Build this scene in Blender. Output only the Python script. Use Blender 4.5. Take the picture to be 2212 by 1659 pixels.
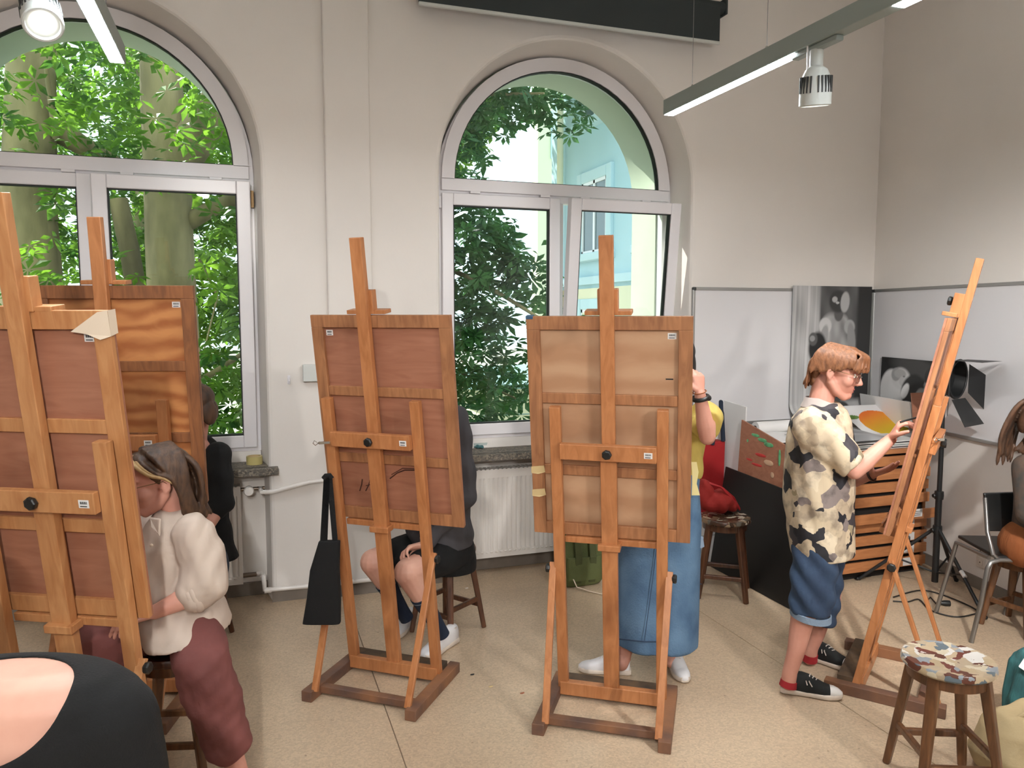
import bpy, bmesh, math, random
import numpy as np
from mathutils import Vector, Matrix, Euler
for o in list(bpy.data.objects): bpy.data.objects.remove(o)
SC = bpy.context.scene
COL = SC.collection
R = math.radians
# ------------------------------------------------------------------ camera, world, sun, exposure
HC = 1.75; FPX = 1665.0; PITCH = R(5.1); YAW = R(19.0)
cd = bpy.data.cameras.new('camera'); cam = bpy.data.objects.new('camera', cd); COL.objects.link(cam)
cd.sensor_fit = 'HORIZONTAL'; cd.sensor_width = 36.0; cd.lens = FPX / 2212 * 36; cd.clip_start = .05; cd.clip_end = 300
cam.location = (0, 0, HC); cam.rotation_euler = (R(90) - PITCH, 0, -YAW)
SC.camera = cam
SC.view_settings.view_transform = 'Standard'; SC.view_settings.look = 'None'
SC.view_settings.gamma = 1; SC.view_settings.use_curve_mapping = False
SC.view_settings.exposure = 0.12
W = bpy.data.worlds.new('sky'); SC.world = W; W.use_nodes = True
wn = W.node_tree.nodes; wl = W.node_tree.links
bg = wn['Background']; bg.inputs[0].default_value = (.78, .90, 1.0, 1); bg.inputs[1].default_value = 2.3
sd = bpy.data.lights.new('sun', 'SUN'); sd.energy = 11.0; sd.angle = R(.6); sd.color = (1, .95, .84)
sun = bpy.data.objects.new('sun', sd); COL.objects.link(sun)
SUNDIR = Vector((.36, -.55, -.75)).normalized()          # direction the light travels
sun.rotation_euler = SUNDIR.to_track_quat('-Z', 'Y').to_euler(); sun.location = (-10, 16, 20)
STRIP = 74.0                                             # radiance of the linear lamps
# ------------------------------------------------------------------ pixel -> place helpers
_f = np.array([math.sin(YAW)*math.cos(PITCH), math.cos(YAW)*math.cos(PITCH), -math.sin(PITCH)])
_r = np.array([math.cos(YAW), -math.sin(YAW), 0.0]); _u = np.cross(_r, _f)
_c = np.array([0, 0, HC]); FH = np.array([math.sin(YAW), math.cos(YAW), 0.0])
def ray(x, y): return _f + _r*(x-1106)/FPX + _u*(829.5-y)/FPX
def FL(x, y, z=0.0): d = ray(x, y); return Vector(_c + d*(z-HC)/d[2])            # point at height z
def PY(x, y, Y): d = ray(x, y); return Vector(_c + d*Y/d[1])                     # point on the plane Y
def PX(x, y, X): d = ray(x, y); return Vector(_c + d*X/d[0])                     # point on the plane X
def Q(x, y, h): d = ray(x, y); return Vector(_c + d*(h/float(d@FH)))             # point at horizontal depth h
# ------------------------------------------------------------------ materials
def lin(c): return tuple(((v/255)/12.92 if v/255 <= .04045 else ((v/255+.055)/1.055)**2.4) for v in c)
MATS = {}
def nodes(name):
    m = bpy.data.materials.new(name); m.use_nodes = True; MATS[name] = m
    nt = m.node_tree; return m, nt, nt.nodes, nt.links, nt.nodes['Principled BSDF']
def mat(name, rgb, rough=.6, metal=0, var=0, scale=8, bump=0, bscale=60, spec=.5, stretch=None, rgb2=None, coat=0, sheen=0):
    """plain procedural material: base colour broken by noise, fine relief by a second noise"""
    m, nt, N, L, b = nodes(name)
    b.inputs['Roughness'].default_value = rough; b.inputs['Metallic'].default_value = metal
    b.inputs['Specular IOR Level'].default_value = spec
    b.inputs['Coat Weight'].default_value = coat; b.inputs['Sheen Weight'].default_value = sheen
    c = lin(rgb); b.inputs['Base Color'].default_value = (*c, 1)
    tc = N.new('ShaderNodeTexCoord'); mp = N.new('ShaderNodeMapping'); L.new(tc.outputs['Object'], mp.inputs[0])
    if stretch: mp.inputs['Scale'].default_value = stretch
    if var or rgb2:
        n = N.new('ShaderNodeTexNoise'); n.inputs['Scale'].default_value = scale; n.inputs['Detail'].default_value = 5
        L.new(mp.outputs[0], n.inputs['Vector'])
        r = N.new('ShaderNodeValToRGB'); L.new(n.outputs['Fac'], r.inputs[0])
        c2 = lin(rgb2) if rgb2 else tuple(v*(1-var) for v in c); c1 = c if rgb2 else tuple(min(1, v*(1+var)) for v in c)
        r.color_ramp.elements[0].position = .32; r.color_ramp.elements[1].position = .68
        r.color_ramp.elements[0].color = (*c2, 1); r.color_ramp.elements[1].color = (*c1, 1)
        L.new(r.outputs[0], b.inputs['Base Color'])
    if bump:
        n = N.new('ShaderNodeTexNoise'); n.inputs['Scale'].default_value = bscale; n.inputs['Detail'].default_value = 4
        L.new(mp.outputs[0], n.inputs['Vector'])
        bu = N.new('ShaderNodeBump'); bu.inputs['Strength'].default_value = bump; bu.inputs['Distance'].default_value = .01
        L.new(n.outputs['Fac'], bu.inputs['Height']); L.new(bu.outputs[0], b.inputs['Normal'])
    return m
def wood(name, rgb, rgb2, rough=.42, scale=1.0, ax=(6, 6, .9), knots=True, ring=.0):
    m, nt, N, L, b = nodes(name)
    tc = N.new('ShaderNodeTexCoord'); mp = N.new('ShaderNodeMapping'); mp.inputs['Scale'].default_value = ax
    L.new(tc.outputs['Object'], mp.inputs[0])
    n = N.new('ShaderNodeTexNoise'); n.inputs['Scale'].default_value = 5*scale; n.inputs['Detail'].default_value = 6; n.inputs['Distortion'].default_value = 1.2
    L.new(mp.outputs[0], n.inputs['Vector'])
    r = N.new('ShaderNodeValToRGB'); r.color_ramp.elements[0].position = .3; r.color_ramp.elements[1].position = .7
    r.color_ramp.elements[0].color = (*lin(rgb2), 1); r.color_ramp.elements[1].color = (*lin(rgb), 1)
    src = n.outputs['Fac']
    if ring:
        w = N.new('ShaderNodeTexWave'); w.wave_type = 'RINGS'; w.inputs['Scale'].default_value = ring; w.inputs['Distortion'].default_value = 9
        w.inputs['Detail'].default_value = 2; w.inputs['Detail Scale'].default_value = 1.2; L.new(mp.outputs[0], w.inputs['Vector'])
        mx = N.new('ShaderNodeMix'); mx.inputs[0].default_value = .42; L.new(n.outputs['Fac'], mx.inputs[2]); L.new(w.outputs['Fac'], mx.inputs[3]); src = mx.outputs[0]
    L.new(src, r.inputs[0]); out = r.outputs[0]
    # grime: large dark smudges from handling
    g = N.new('ShaderNodeTexNoise'); g.inputs['Scale'].default_value = 3.1; g.inputs['Detail'].default_value = 3; L.new(tc.outputs['Object'], g.inputs['Vector'])
    gr = N.new('ShaderNodeValToRGB'); gr.color_ramp.elements[0].position = .30; gr.color_ramp.elements[1].position = .46
    gr.color_ramp.elements[0].color = (.55, .5, .46, 1); gr.color_ramp.elements[1].color = (1, 1, 1, 1); L.new(g.outputs['Fac'], gr.inputs[0])
    mu = N.new('ShaderNodeMix'); mu.data_type = 'RGBA'; mu.blend_type = 'MULTIPLY'; mu.inputs[0].default_value = .6
    L.new(out, mu.inputs[6]); L.new(gr.outputs[0], mu.inputs[7]); L.new(mu.outputs[2], b.inputs['Base Color'])
    b.inputs['Roughness'].default_value = rough
    bu = N.new('ShaderNodeBump'); bu.inputs['Strength'].default_value = .12; bu.inputs['Distance'].default_value = .004
    L.new(n.outputs['Fac'], bu.inputs['Height']); L.new(bu.outputs[0], b.inputs['Normal'])
    return m
def emit(name, rgb, s):
    m, nt, N, L, b = nodes(name); b.inputs['Base Color'].default_value = (*rgb, 1)
    b.inputs['Emission Color'].default_value = (*rgb, 1); b.inputs['Emission Strength'].default_value = s; return m
def attr_mat(name, rough=.7, bump=0, bscale=80):
    m, nt, N, L, b = nodes(name); a = N.new('ShaderNodeAttribute'); a.attribute_name = 'Col'
    L.new(a.outputs['Color'], b.inputs['Base Color']); b.inputs['Roughness'].default_value = rough
    if bump:
        n = N.new('ShaderNodeTexNoise'); n.inputs['Scale'].default_value = bscale
        tc = N.new('ShaderNodeTexCoord'); L.new(tc.outputs['Object'], n.inputs['Vector'])
        bu = N.new('ShaderNodeBump'); bu.inputs['Strength'].default_value = bump; bu.inputs['Distance'].default_value = .01
        L.new(n.outputs['Fac'], bu.inputs['Height']); L.new(bu.outputs[0], b.inputs['Normal'])
    return m
def glassmat(name, tint=(1, 1, 1), refl=1.0):
    m = bpy.data.materials.new(name); m.use_nodes = True; MATS[name] = m; nt = m.node_tree; N = nt.nodes; L = nt.links
    N.remove(N['Principled BSDF']); out = N['Material Output']
    tr = N.new('ShaderNodeBsdfTransparent'); tr.inputs[0].default_value = (*tint, 1)
    gl = N.new('ShaderNodeBsdfGlossy'); gl.inputs['Roughness'].default_value = .0
    fr = N.new('ShaderNodeFresnel'); fr.inputs[0].default_value = 1.45
    mu = N.new('ShaderNodeMath'); mu.operation = 'MULTIPLY'; mu.inputs[1].default_value = refl; L.new(fr.outputs[0], mu.inputs[0])
    mx = N.new('ShaderNodeMixShader'); L.new(mu.outputs[0], mx.inputs[0]); L.new(tr.outputs[0], mx.inputs[1]); L.new(gl.outputs[0], mx.inputs[2])
    L.new(mx.outputs[0], out.inputs['Surface']); return m
def leafmat(name, rgb, rgb2, trans=.55):
    m = bpy.data.materials.new(name); m.use_nodes = True; MATS[name] = m; nt = m.node_tree; N = nt.nodes; L = nt.links
    b = N['Principled BSDF']; b.inputs['Roughness'].default_value = .45
    tc = N.new('ShaderNodeTexCoord'); n = N.new('ShaderNodeTexNoise'); n.inputs['Scale'].default_value = 2.2; n.inputs['Detail'].default_value = 4; L.new(tc.outputs['Object'], n.inputs['Vector'])
    r = N.new('ShaderNodeValToRGB'); r.color_ramp.elements[0].position = .35; r.color_ramp.elements[1].position = .66
    r.color_ramp.elements[0].color = (*lin(rgb), 1); r.color_ramp.elements[1].color = (*lin(rgb2), 1)
    L.new(n.outputs['Fac'], r.inputs[0]); L.new(r.outputs[0], b.inputs['Base Color'])
    t = N.new('ShaderNodeBsdfTranslucent'); hs = N.new('ShaderNodeHueSaturation'); hs.inputs['Value'].default_value = 1.7; hs.inputs['Hue'].default_value = .485
    L.new(r.outputs[0], hs.inputs['Color']); L.new(hs.outputs[0], t.inputs[0])
    mx = N.new('ShaderNodeMixShader'); mx.inputs[0].default_value = trans
    L.new(b.outputs[0], mx.inputs[1]); L.new(t.outputs[0], mx.inputs[2]); L.new(mx.outputs[0], N['Material Output'].inputs['Surface']); return m
# ------------------------------------------------------------------ mesh helpers
class MB:
    def __init__(s): s.v = []; s.f = []
    def add(s, vs, fs):
        k = len(s.v); s.v += [Vector(p) for p in vs]; s.f += [tuple(i+k for i in f) for f in fs]; return s
    def box(s, lo, hi, M=None):
        x0, y0, z0 = lo; x1, y1, z1 = hi
        vs = [Vector(p) for p in ((x0,y0,z0),(x1,y0,z0),(x1,y1,z0),(x0,y1,z0),(x0,y0,z1),(x1,y0,z1),(x1,y1,z1),(x0,y1,z1))]
        if M is not None: vs = [M @ p for p in vs]
        return s.add(vs, [(3,2,1,0),(4,5,6,7),(0,1,5,4),(1,2,6,5),(2,3,7,6),(3,0,4,7)])
    def bar(s, p, q, w, h, up=(0, 0, 1), w2=None, h2=None):
        p, q = Vector(p), Vector(q); d = (q-p).normalized(); up = Vector(up)
        a = d.cross(up)
        if a.length < 1e-4: a = d.cross(Vector((0, 1, 0)))
        a.normalize(); b = a.cross(d).normalized(); w2 = w if w2 is None else w2; h2 = h if h2 is None else h2
        vs = [c + a*sx*ww/2 + b*sz*hh/2 for c, ww, hh in ((p, w, h), (q, w2, h2)) for sx, sz in ((-1,-1),(1,-1),(1,1),(-1,1))]
        return s.add(vs, [(3,2,1,0),(4,5,6,7),(0,1,5,4),(1,2,6,5),(2,3,7,6),(3,0,4,7)])
    def rings(s, R_, cap=True, close=False):
        n = len(R_[0]); vs = [p for r in R_ for p in r]; fs = []
        m = len(R_)
        for i in range(m-1 if not close else m):
            for j in range(n):
                a = i*n+j; b = i*n+(j+1) % n; c = ((i+1) % m)*n+(j+1) % n; d = ((i+1) % m)*n+j; fs.append((a, b, c, d))
        if cap and not close: fs.append(tuple(range(n-1, -1, -1))); fs.append(tuple(range((m-1)*n, m*n)))
        return s.add(vs, fs)
    def tube(s, pts, r, n=10, cap=True, close=False):
        pts = [Vector(p) for p in pts]; m = len(pts); rr = r if isinstance(r, (list, tuple)) else [r]*m
        prev = None; rs = []
        for i, p in enumerate(pts):
            if close: d = pts[(i+1) % m]-pts[i-1]
            else: d = pts[min(i+1, m-1)]-pts[max(i-1, 0)]
            d.normalize()
            if prev is None:
                a = d.cross(Vector((0, 0, 1)))
                if a.length < 1e-3: a = d.cross(Vector((0, 1, 0)))
            else: a = prev - d*prev.dot(d)
            a.normalize(); prev = a; b = d.cross(a)
            rs.append([p + (a*math.cos(t)+b*math.sin(t))*rr[i] for t in (2*math.pi*k/n for k in range(n))])
        return s.rings(rs, cap, close)
    def loft(s, secs, n=20, cap=True, power=1.0):
        """secs: (centre, half-axis a, half-axis b)"""
        rs = []
        for c, a, b in secs:
            c, a, b = Vector(c), Vector(a), Vector(b); ring = []
            for k in range(n):
                t = 2*math.pi*k/n; ct, st = math.cos(t), math.sin(t)
                ct = math.copysign(abs(ct)**power, ct); st = math.copysign(abs(st)**power, st)
                ring.append(c + a*ct + b*st)
            rs.append(ring)
        return s.rings(rs, cap)
    def lathe(s, prof, n=24, M=None):
        rs = [[Vector((r*math.cos(2*math.pi*k/n), r*math.sin(2*math.pi*k/n), z)) for k in range(n)] for r, z in prof]
        if M is not None: rs = [[M @ p for p in r] for r in rs]
        return s.rings(rs)
    def ell(s, c, r, M=None, n=16, m=10):
        c = Vector(c); r = (r, r, r) if not hasattr(r, '__len__') else r
        rs = []
        for i in range(1, m):
            ph = math.pi*i/m - math.pi/2
            ring = []
            for k in range(n):
                t = 2*math.pi*k/n
                p = Vector((r[0]*math.cos(ph)*math.cos(t), r[1]*math.cos(ph)*math.sin(t), r[2]*math.sin(ph)))
                ring.append(c + (M @ p if M is not None else p))
            rs.append(ring)
        return s.rings(rs)
    def chain(s, pts, rad):
        pts = [Vector(p) for p in pts]
        for p, r in zip(pts, rad): s.ell(p, r, n=14, m=9)
        for i in range(len(pts)-1):
            d = pts[i+1]-pts[i]
            if d.length < 1e-5: continue
            s.tube([pts[i], pts[i+1]], [rad[i], rad[i+1]], n=14)
        return s
    def prism(s, poly, lo, hi, M=None):
        """poly (x,z) extruded along y"""
        n = len(poly); vs = [Vector((x, lo, z)) for x, z in poly]+[Vector((x, hi, z)) for x, z in poly]
        if M is not None: vs = [M @ p for p in vs]
        fs = [tuple(range(n)), tuple(range(2*n-1, n-1, -1))]+[(i, i+n, (i+1) % n+n, (i+1) % n) for i in range(n)]
        return s.add(vs, fs)
    def build(s, name, m, parent=None, bevel=0, smooth=None, off=None, seg=2):
        me = bpy.data.meshes.new(name); o0 = off if off is not None else Vector((0, 0, 0))
        me.from_pydata([tuple(p-o0) for p in s.v], [], s.f)
        bm = bmesh.new(); bm.from_mesh(me); bmesh.ops.recalc_face_normals(bm, faces=bm.faces); bm.to_mesh(me); bm.free()
        me.materials.append(m if not isinstance(m, str) else MATS[m])
        if smooth: me.polygons.foreach_set('use_smooth', [True]*len(me.polygons)); me.set_sharp_from_angle(angle=R(smooth))
        o = bpy.data.objects.new(name, me); COL.objects.link(o); o.parent = parent
        if bevel:
            bv = o.modifiers.new('bevel', 'BEVEL'); bv.width = bevel; bv.segments = seg; bv.limit_method = 'ANGLE'; bv.angle_limit = R(35)
            bv.harden_normals = False
        return o
def tag(o, label=None, cat=None, group=None, kind=None):
    if label: o['label'] = label
    if cat: o['category'] = cat
    if group: o['group'] = group
    if kind: o['kind'] = kind
    return o
def thing(name, label, cat, loc=(0, 0, 0), rot=None, group=None, kind=None):
    o = bpy.data.objects.new(name, None); COL.objects.link(o); o.empty_display_size = .1; o.location = loc
    if rot is not None: o.rotation_euler = rot
    return tag(o, label, cat, group, kind)
def struct(o): o['kind'] = 'structure'; return o
def fuse(name, mb, m, parent, off, voxel=.006, smooth=4, ratio=.5, disp=None, fac=.5):
    """union of closed lumps into one continuous skin"""
    me = bpy.data.meshes.new(name); me.from_pydata([tuple(p-off) for p in mb.v], [], mb.f)
    bm = bmesh.new(); bm.from_mesh(me)
    bmesh.ops.recalc_face_normals(bm, faces=bm.faces); bm.to_mesh(me); bm.free()
    o = bpy.data.objects.new(name, me); COL.objects.link(o)
    rm = o.modifiers.new('r', 'REMESH'); rm.mode = 'VOXEL'; rm.voxel_size = voxel
    if smooth: sm = o.modifiers.new('s', 'SMOOTH'); sm.factor = fac; sm.iterations = smooth
    if ratio < 1: de = o.modifiers.new('d', 'DECIMATE'); de.ratio = ratio
    dg = bpy.context.evaluated_depsgraph_get(); m2 = bpy.data.meshes.new_from_object(o.evaluated_get(dg))
    o.modifiers.clear(); o.data = m2; m2.name = name
    m2.materials.clear(); m2.materials.append(m if not isinstance(m, str) else MATS[m])
    if disp:
        n = len(m2.vertices); co = np.empty(n*3); m2.vertices.foreach_get('co', co); co = co.reshape(-1, 3)
        no = np.array([v.normal[:] for v in m2.vertices]); co = co + no*disp(co + np.array(off))[:, None]
        m2.vertices.foreach_set('co', co.ravel()); m2.update()
    m2.polygons.foreach_set('use_smooth', [True]*len(m2.polygons))
    o.parent = parent; return o
def paint(o, fn):
    me = o.data; n = len(me.vertices); co = np.empty(n*3); me.vertices.foreach_get('co', co)
    c = fn(co.reshape(-1, 3)); a = me.color_attributes.new('Col', 'FLOAT_COLOR', 'POINT')
    a.data.foreach_set('color', np.hstack([c, np.ones((n, 1))]).astype(np.float32).ravel())
def V(*a): return Vector(a)
# ------------------------------------------------------------------ material library
mat('plaster', (229, 223, 217), .9, var=.03, scale=1.3, bump=.05, bscale=40)
mat('plaster_out', (196, 205, 188), .9, var=.05, scale=2, bump=.05, bscale=30)
mat('ceiling_paint', (230, 228, 220), .95)
mat('skirting', (128, 118, 108), .8, var=.12, scale=9)
mat('upvc', (230, 227, 230), .28, spec=.5)
mat('gasket', (26, 30, 30), .6)
mat('brass', (120, 96, 66), .4, .8)
glassmat('glass', (.93, .98, .96)); glassmat('spectacles', (1, 1, 1), .8)
mat('enamel', (230, 224, 218), .32)
mat('chrome', (190, 186, 180), .18, 1)
mat('valve', (120, 105, 92), .35, .7)
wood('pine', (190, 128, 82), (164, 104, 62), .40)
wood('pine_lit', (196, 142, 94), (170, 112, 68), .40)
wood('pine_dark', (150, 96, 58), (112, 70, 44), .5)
wood('batten', (176, 122, 82), (136, 90, 60), .5)
wood('ply_red', (168, 115, 90), (150, 97, 74), .5, ax=(.7, 3, 5))
wood('ply_pale', (188, 150, 118), (172, 130, 98), .5, ax=(1.1, 3, 2.2), ring=.9)
wood('ply_figured', (196, 134, 82), (160, 96, 54), .42, ax=(1.2, 3, 2.6), ring=1.7)
mat('ledge_dirt', (62, 50, 40), .7, rgb2=(96, 74, 52), scale=14)
mat('runner_dirt', (140, 96, 66), .6, rgb2=(88, 66, 58), scale=6, bump=.1)
wood('stool_wood', (120, 80, 50), (80, 52, 33), .3)
wood('stool_dark', (104, 66, 44), (66, 40, 28), .32)
mat('black_plastic', (24, 25, 25), .38)
mat('paper_white', (226, 224, 222), .8)
mat('ink', (34, 34, 36), .8)
mat('charcoal', (70, 38, 26), .9)
mat('masking_tape', (218, 200, 178), .7)
mat('pale_tape', (200, 176, 128), .6)
mat('blue_paint', (52, 82, 110), .5)
mat('cloth_black', (13, 13, 14), .95, bump=.25, bscale=220)
mat('aluminium', (168, 168, 166), .35, .7)
mat('whiteboard', (222, 220, 222), .16, spec=.6, coat=.4)
mat('blind', (46, 53, 54), .7, bump=.08, bscale=200)
mat('lamp_body', (205, 208, 204), .4)
mat('lamp_grey', (150, 160, 156), .45)
mat('lamp_slot', (60, 62, 62), .6)
emit('strip_light', (.89, .955, 1.0), STRIP); emit('added_up_light', (.89, .955, 1.0), 28.0); emit('spot_light', (1, .98, .95), 8)
wood('drawer_front', (190, 128, 82), (164, 104, 64), .45, ax=(1, 6, 6))
mat('drawer_gap', (30, 24, 20), .9)
mat('black_board', (20, 19, 19), .5, var=.2, scale=5)
mat('red_bag', (168, 28, 32), .6, bump=.2, bscale=30)
mat('red_cloth', (150, 34, 28), .85, bump=.3, bscale=40)
mat('green_canvas', (96, 104, 62), .85, bump=.3, bscale=160, var=.1, scale=6)
mat('green_strap', (74, 80, 46), .8)
mat('lamp_black', (26, 27, 28), .5, bump=.08, bscale=300)
mat('cable', (36, 33, 31), .55)
mat('steel_tube', (140, 138, 136), .3, .8)
mat('yellow_tape', (196, 182, 120), .35)
mat('clear_plastic', (190, 200, 196), .2)
mat('teal_rag', (70, 110, 112), .9, bump=.3)
mat('pale_plastic', (178, 198, 204), .25, var=.15, scale=12, bump=.4, bscale=18)
mat('beige_canvas', (176, 156, 118), .8, var=.1, scale=5, bump=.2, bscale=90)
mat('teal_cloth', (44, 92, 94), .8, var=.35, scale=14, bump=.3, stretch=(3, 3, .6))
mat('socket', (216, 206, 194), .4)
def terrazzo():
    m, nt, N, L, b = nodes('terrazzo')
    tc = N.new('ShaderNodeTexCoord')
    n = N.new('ShaderNodeTexNoise'); n.inputs['Scale'].default_value = 1.1; n.inputs['Detail'].default_value = 5; L.new(tc.outputs['Object'], n.inputs['Vector'])
    r = N.new('ShaderNodeValToRGB'); r.color_ramp.elements[0].position = .3; r.color_ramp.elements[1].position = .7
    r.color_ramp.elements[0].color = (*lin((182, 160, 136)), 1); r.color_ramp.elements[1].color = (*lin((200, 178, 152)), 1); L.new(n.outputs['Fac'], r.inputs[0])
    v = N.new('ShaderNodeTexVoronoi'); v.inputs['Scale'].default_value = 120; L.new(tc.outputs['Object'], v.inputs['Vector'])
    hs = N.new('ShaderNodeSeparateColor'); L.new(v.outputs['Color'], hs.inputs[0])
    r2 = N.new('ShaderNodeValToRGB'); r2.color_ramp.elements[0].color = (.80, .79, .77, 1); r2.color_ramp.elements[1].color = (1.12, 1.10, 1.06, 1); L.new(hs.outputs[0], r2.inputs[0])
    mu = N.new('ShaderNodeMix'); mu.data_type = 'RGBA'; mu.blend_type = 'MULTIPLY'; mu.inputs[0].default_value = .8; L.new(r.outputs[0], mu.inputs[6]); L.new(r2.outputs[0], mu.inputs[7])
    v3 = N.new('ShaderNodeTexNoise'); v3.inputs['Scale'].default_value = 38; v3.inputs['Detail'].default_value = 2; L.new(tc.outputs['Object'], v3.inputs['Vector'])
    r3 = N.new('ShaderNodeValToRGB'); r3.color_ramp.elements[0].position = .24; r3.color_ramp.elements[1].position = .30
    r3.color_ramp.elements[0].color = (.45, .4, .34, 1); r3.color_ramp.elements[1].color = (1, 1, 1, 1); L.new(v3.outputs['Fac'], r3.inputs[0])
    m2 = N.new('ShaderNodeMix'); m2.data_type = 'RGBA'; m2.blend_type = 'MULTIPLY'; m2.inputs[0].default_value = .7; L.new(mu.outputs[2], m2.inputs[6]); L.new(r3.outputs[0], m2.inputs[7])
    L.new(m2.outputs[2], b.inputs['Base Color']); b.inputs['Roughness'].default_value = .36
    return m
terrazzo()
def speckled(name, base, spots, rough=.4, scale=14):
    """paint-splashed surface: voronoi patches of several colours over a base"""
    m, nt, N, L, b = nodes(name); tc = N.new('ShaderNodeTexCoord')
    n0 = N.new('ShaderNodeTexNoise'); n0.inputs['Scale'].default_value = 9; n0.inputs['Detail'].default_value = 4; L.new(tc.outputs['Object'], n0.inputs['Vector'])
    ad = N.new('ShaderNodeVectorMath'); ad.operation = 'MULTIPLY_ADD'; L.new(n0.outputs['Color'], ad.inputs[0]); ad.inputs[1].default_value = (.16, .16, .16); L.new(tc.outputs['Object'], ad.inputs[2])
    v = N.new('ShaderNodeTexVoronoi'); v.inputs['Scale'].default_value = scale; L.new(ad.outputs[0], v.inputs['Vector'])
    s = N.new('ShaderNodeSeparateColor'); L.new(v.outputs['Color'], s.inputs[0])
    r = N.new('ShaderNodeValToRGB'); r.color_ramp.interpolation = 'CONSTANT'
    cols = [base]+spots; k = len(cols)
    while len(r.color_ramp.elements) < k: r.color_ramp.elements.new(.5)
    for i, c in enumerate(cols): r.color_ramp.elements[i].position = (0 if i == 0 else .17+.83*(i-1)/(k-1)); r.color_ramp.elements[i].color = (*lin(c), 1)
    L.new(s.outputs[0], r.inputs[0]); L.new(r.outputs[0], b.inputs['Base Color']); b.inputs['Roughness'].default_value = rough
    bu = N.new('ShaderNodeBump'); bu.inputs['Strength'].default_value = .5; bu.inputs['Distance'].default_value = .004; L.new(n0.outputs['Fac'], bu.inputs['Height']); L.new(bu.outputs[0], b.inputs['Normal'])
    return m
speckled('painted_seat', (96, 56, 44), [(176, 156, 126), (196, 184, 160), (182, 162, 134), (138, 144, 150), (170, 152, 128), (110, 58, 48), (206, 202, 196), (96, 108, 116)], .28, 27)
speckled('painted_seat_dark', (80, 50, 38), [(116, 92, 70), (74, 58, 46), (150, 130, 106), (92, 84, 74), (190, 176, 158), (66, 48, 38)], .22, 26)
speckled('sill_stone', (112, 104, 94), [(96, 90, 82), (128, 118, 104), (104, 98, 92), (140, 130, 116), (84, 80, 74)], .75, 90)
# people
mat('skin', (206, 152, 134), .5, rgb2=(188, 130, 112), scale=7, spec=.35)
mat('skin_pale', (212, 164, 144), .5, rgb2=(196, 144, 126), scale=6, spec=.35)
mat('lips', (168, 92, 84), .45)
mat('eye_white', (226, 220, 214), .25); mat('eye_dark', (52, 40, 32), .2)
def hairmat(name, a, b_, st):
    m, nt, N, L, b = nodes(name); tc = N.new('ShaderNodeTexCoord'); mp = N.new('ShaderNodeMapping'); mp.inputs['Scale'].default_value = st; L.new(tc.outputs['Object'], mp.inputs[0])
    n = N.new('ShaderNodeTexNoise'); n.inputs['Scale'].default_value = 14; n.inputs['Detail'].default_value = 6; L.new(mp.outputs[0], n.inputs['Vector'])
    r = N.new('ShaderNodeValToRGB'); r.color_ramp.elements[0].position = .32; r.color_ramp.elements[1].position = .7
    r.color_ramp.elements[0].color = (*lin(a), 1); r.color_ramp.elements[1].color = (*lin(b_), 1); L.new(n.outputs['Fac'], r.inputs[0]); L.new(r.outputs[0], b.inputs['Base Color'])
    b.inputs['Roughness'].default_value = .55
    bu = N.new('ShaderNodeBump'); bu.inputs['Strength'].default_value = .6; bu.inputs['Distance'].default_value = .006; L.new(n.outputs['Fac'], bu.inputs['Height']); L.new(bu.outputs[0], b.inputs['Normal']); return m
hairmat('hair_ginger', (100, 64, 42), (142, 94, 62), (5, 5, 2)); hairmat('hair_brown', (54, 36, 25), (88, 62, 42), (5, 5, 1.5))
hairmat('hair_blond', (150, 118, 76), (196, 166, 118), (2, 2, .6)); hairmat('hair_black', (14, 13, 13), (34, 31, 30), (2, 2, .6)); hairmat('hair_auburn', (52, 38, 30), (104, 74, 54), (2, 2, .5))
mat('linen', (192, 175, 161), .85, var=.05, scale=4, bump=.18, bscale=14, stretch=(1, 1, .5))
mat('maroon', (116, 66, 62), .85, var=.12, scale=7, bump=.3, bscale=20)
mat('denim', (94, 124, 152), .85, rgb2=(62, 90, 120), scale=6, bump=.3, bscale=120)
mat('denim_dark', (52, 72, 98), .85, rgb2=(38, 54, 78), scale=7, bump=.3, bscale=30)
mat('denim_hem', (128, 146, 166), .85, bump=.3, bscale=120)
mat('jeans_navy', (34, 44, 62), .85, bump=.2)
mat('yellow_cotton', (196, 174, 92), .85, rgb2=(170, 148, 74), scale=6, bump=.2, bscale=18)
mat('olive_cotton', (126, 110, 58), .85, bump=.2)
mat('cream_strap', (222, 208, 150), .8)
mat('grey_sweat', (72, 70, 74), .9, var=.1, scale=5, bump=.2, bscale=16)
mat('navy_sock', (28, 38, 58), .9, bump=.2, bscale=200)
mat('sock_band', (120, 128, 138), .9)
mat('white_leather', (226, 224, 226), .4, var=.03, scale=12); mat('rubber_white', (214, 200, 186), .5, var=.08, scale=16)
mat('canvas_black', (30, 32, 32), .85, bump=.2, bscale=200); mat('toe_cap', (222, 218, 214), .35); mat('lace', (214, 204, 196), .8)
mat('sock_red', (150, 30, 36), .9); mat('bracelet', (66, 50, 44), .4, .3); mat('rust_cord', (138, 78, 38), .85, var=.15, scale=9, bump=.35, bscale=120, stretch=(1, 1, .12))
mat('knit_dark', (62, 62, 60), .9, rgb2=(92, 74, 62), scale=16, bump=.3, bscale=50)
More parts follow.
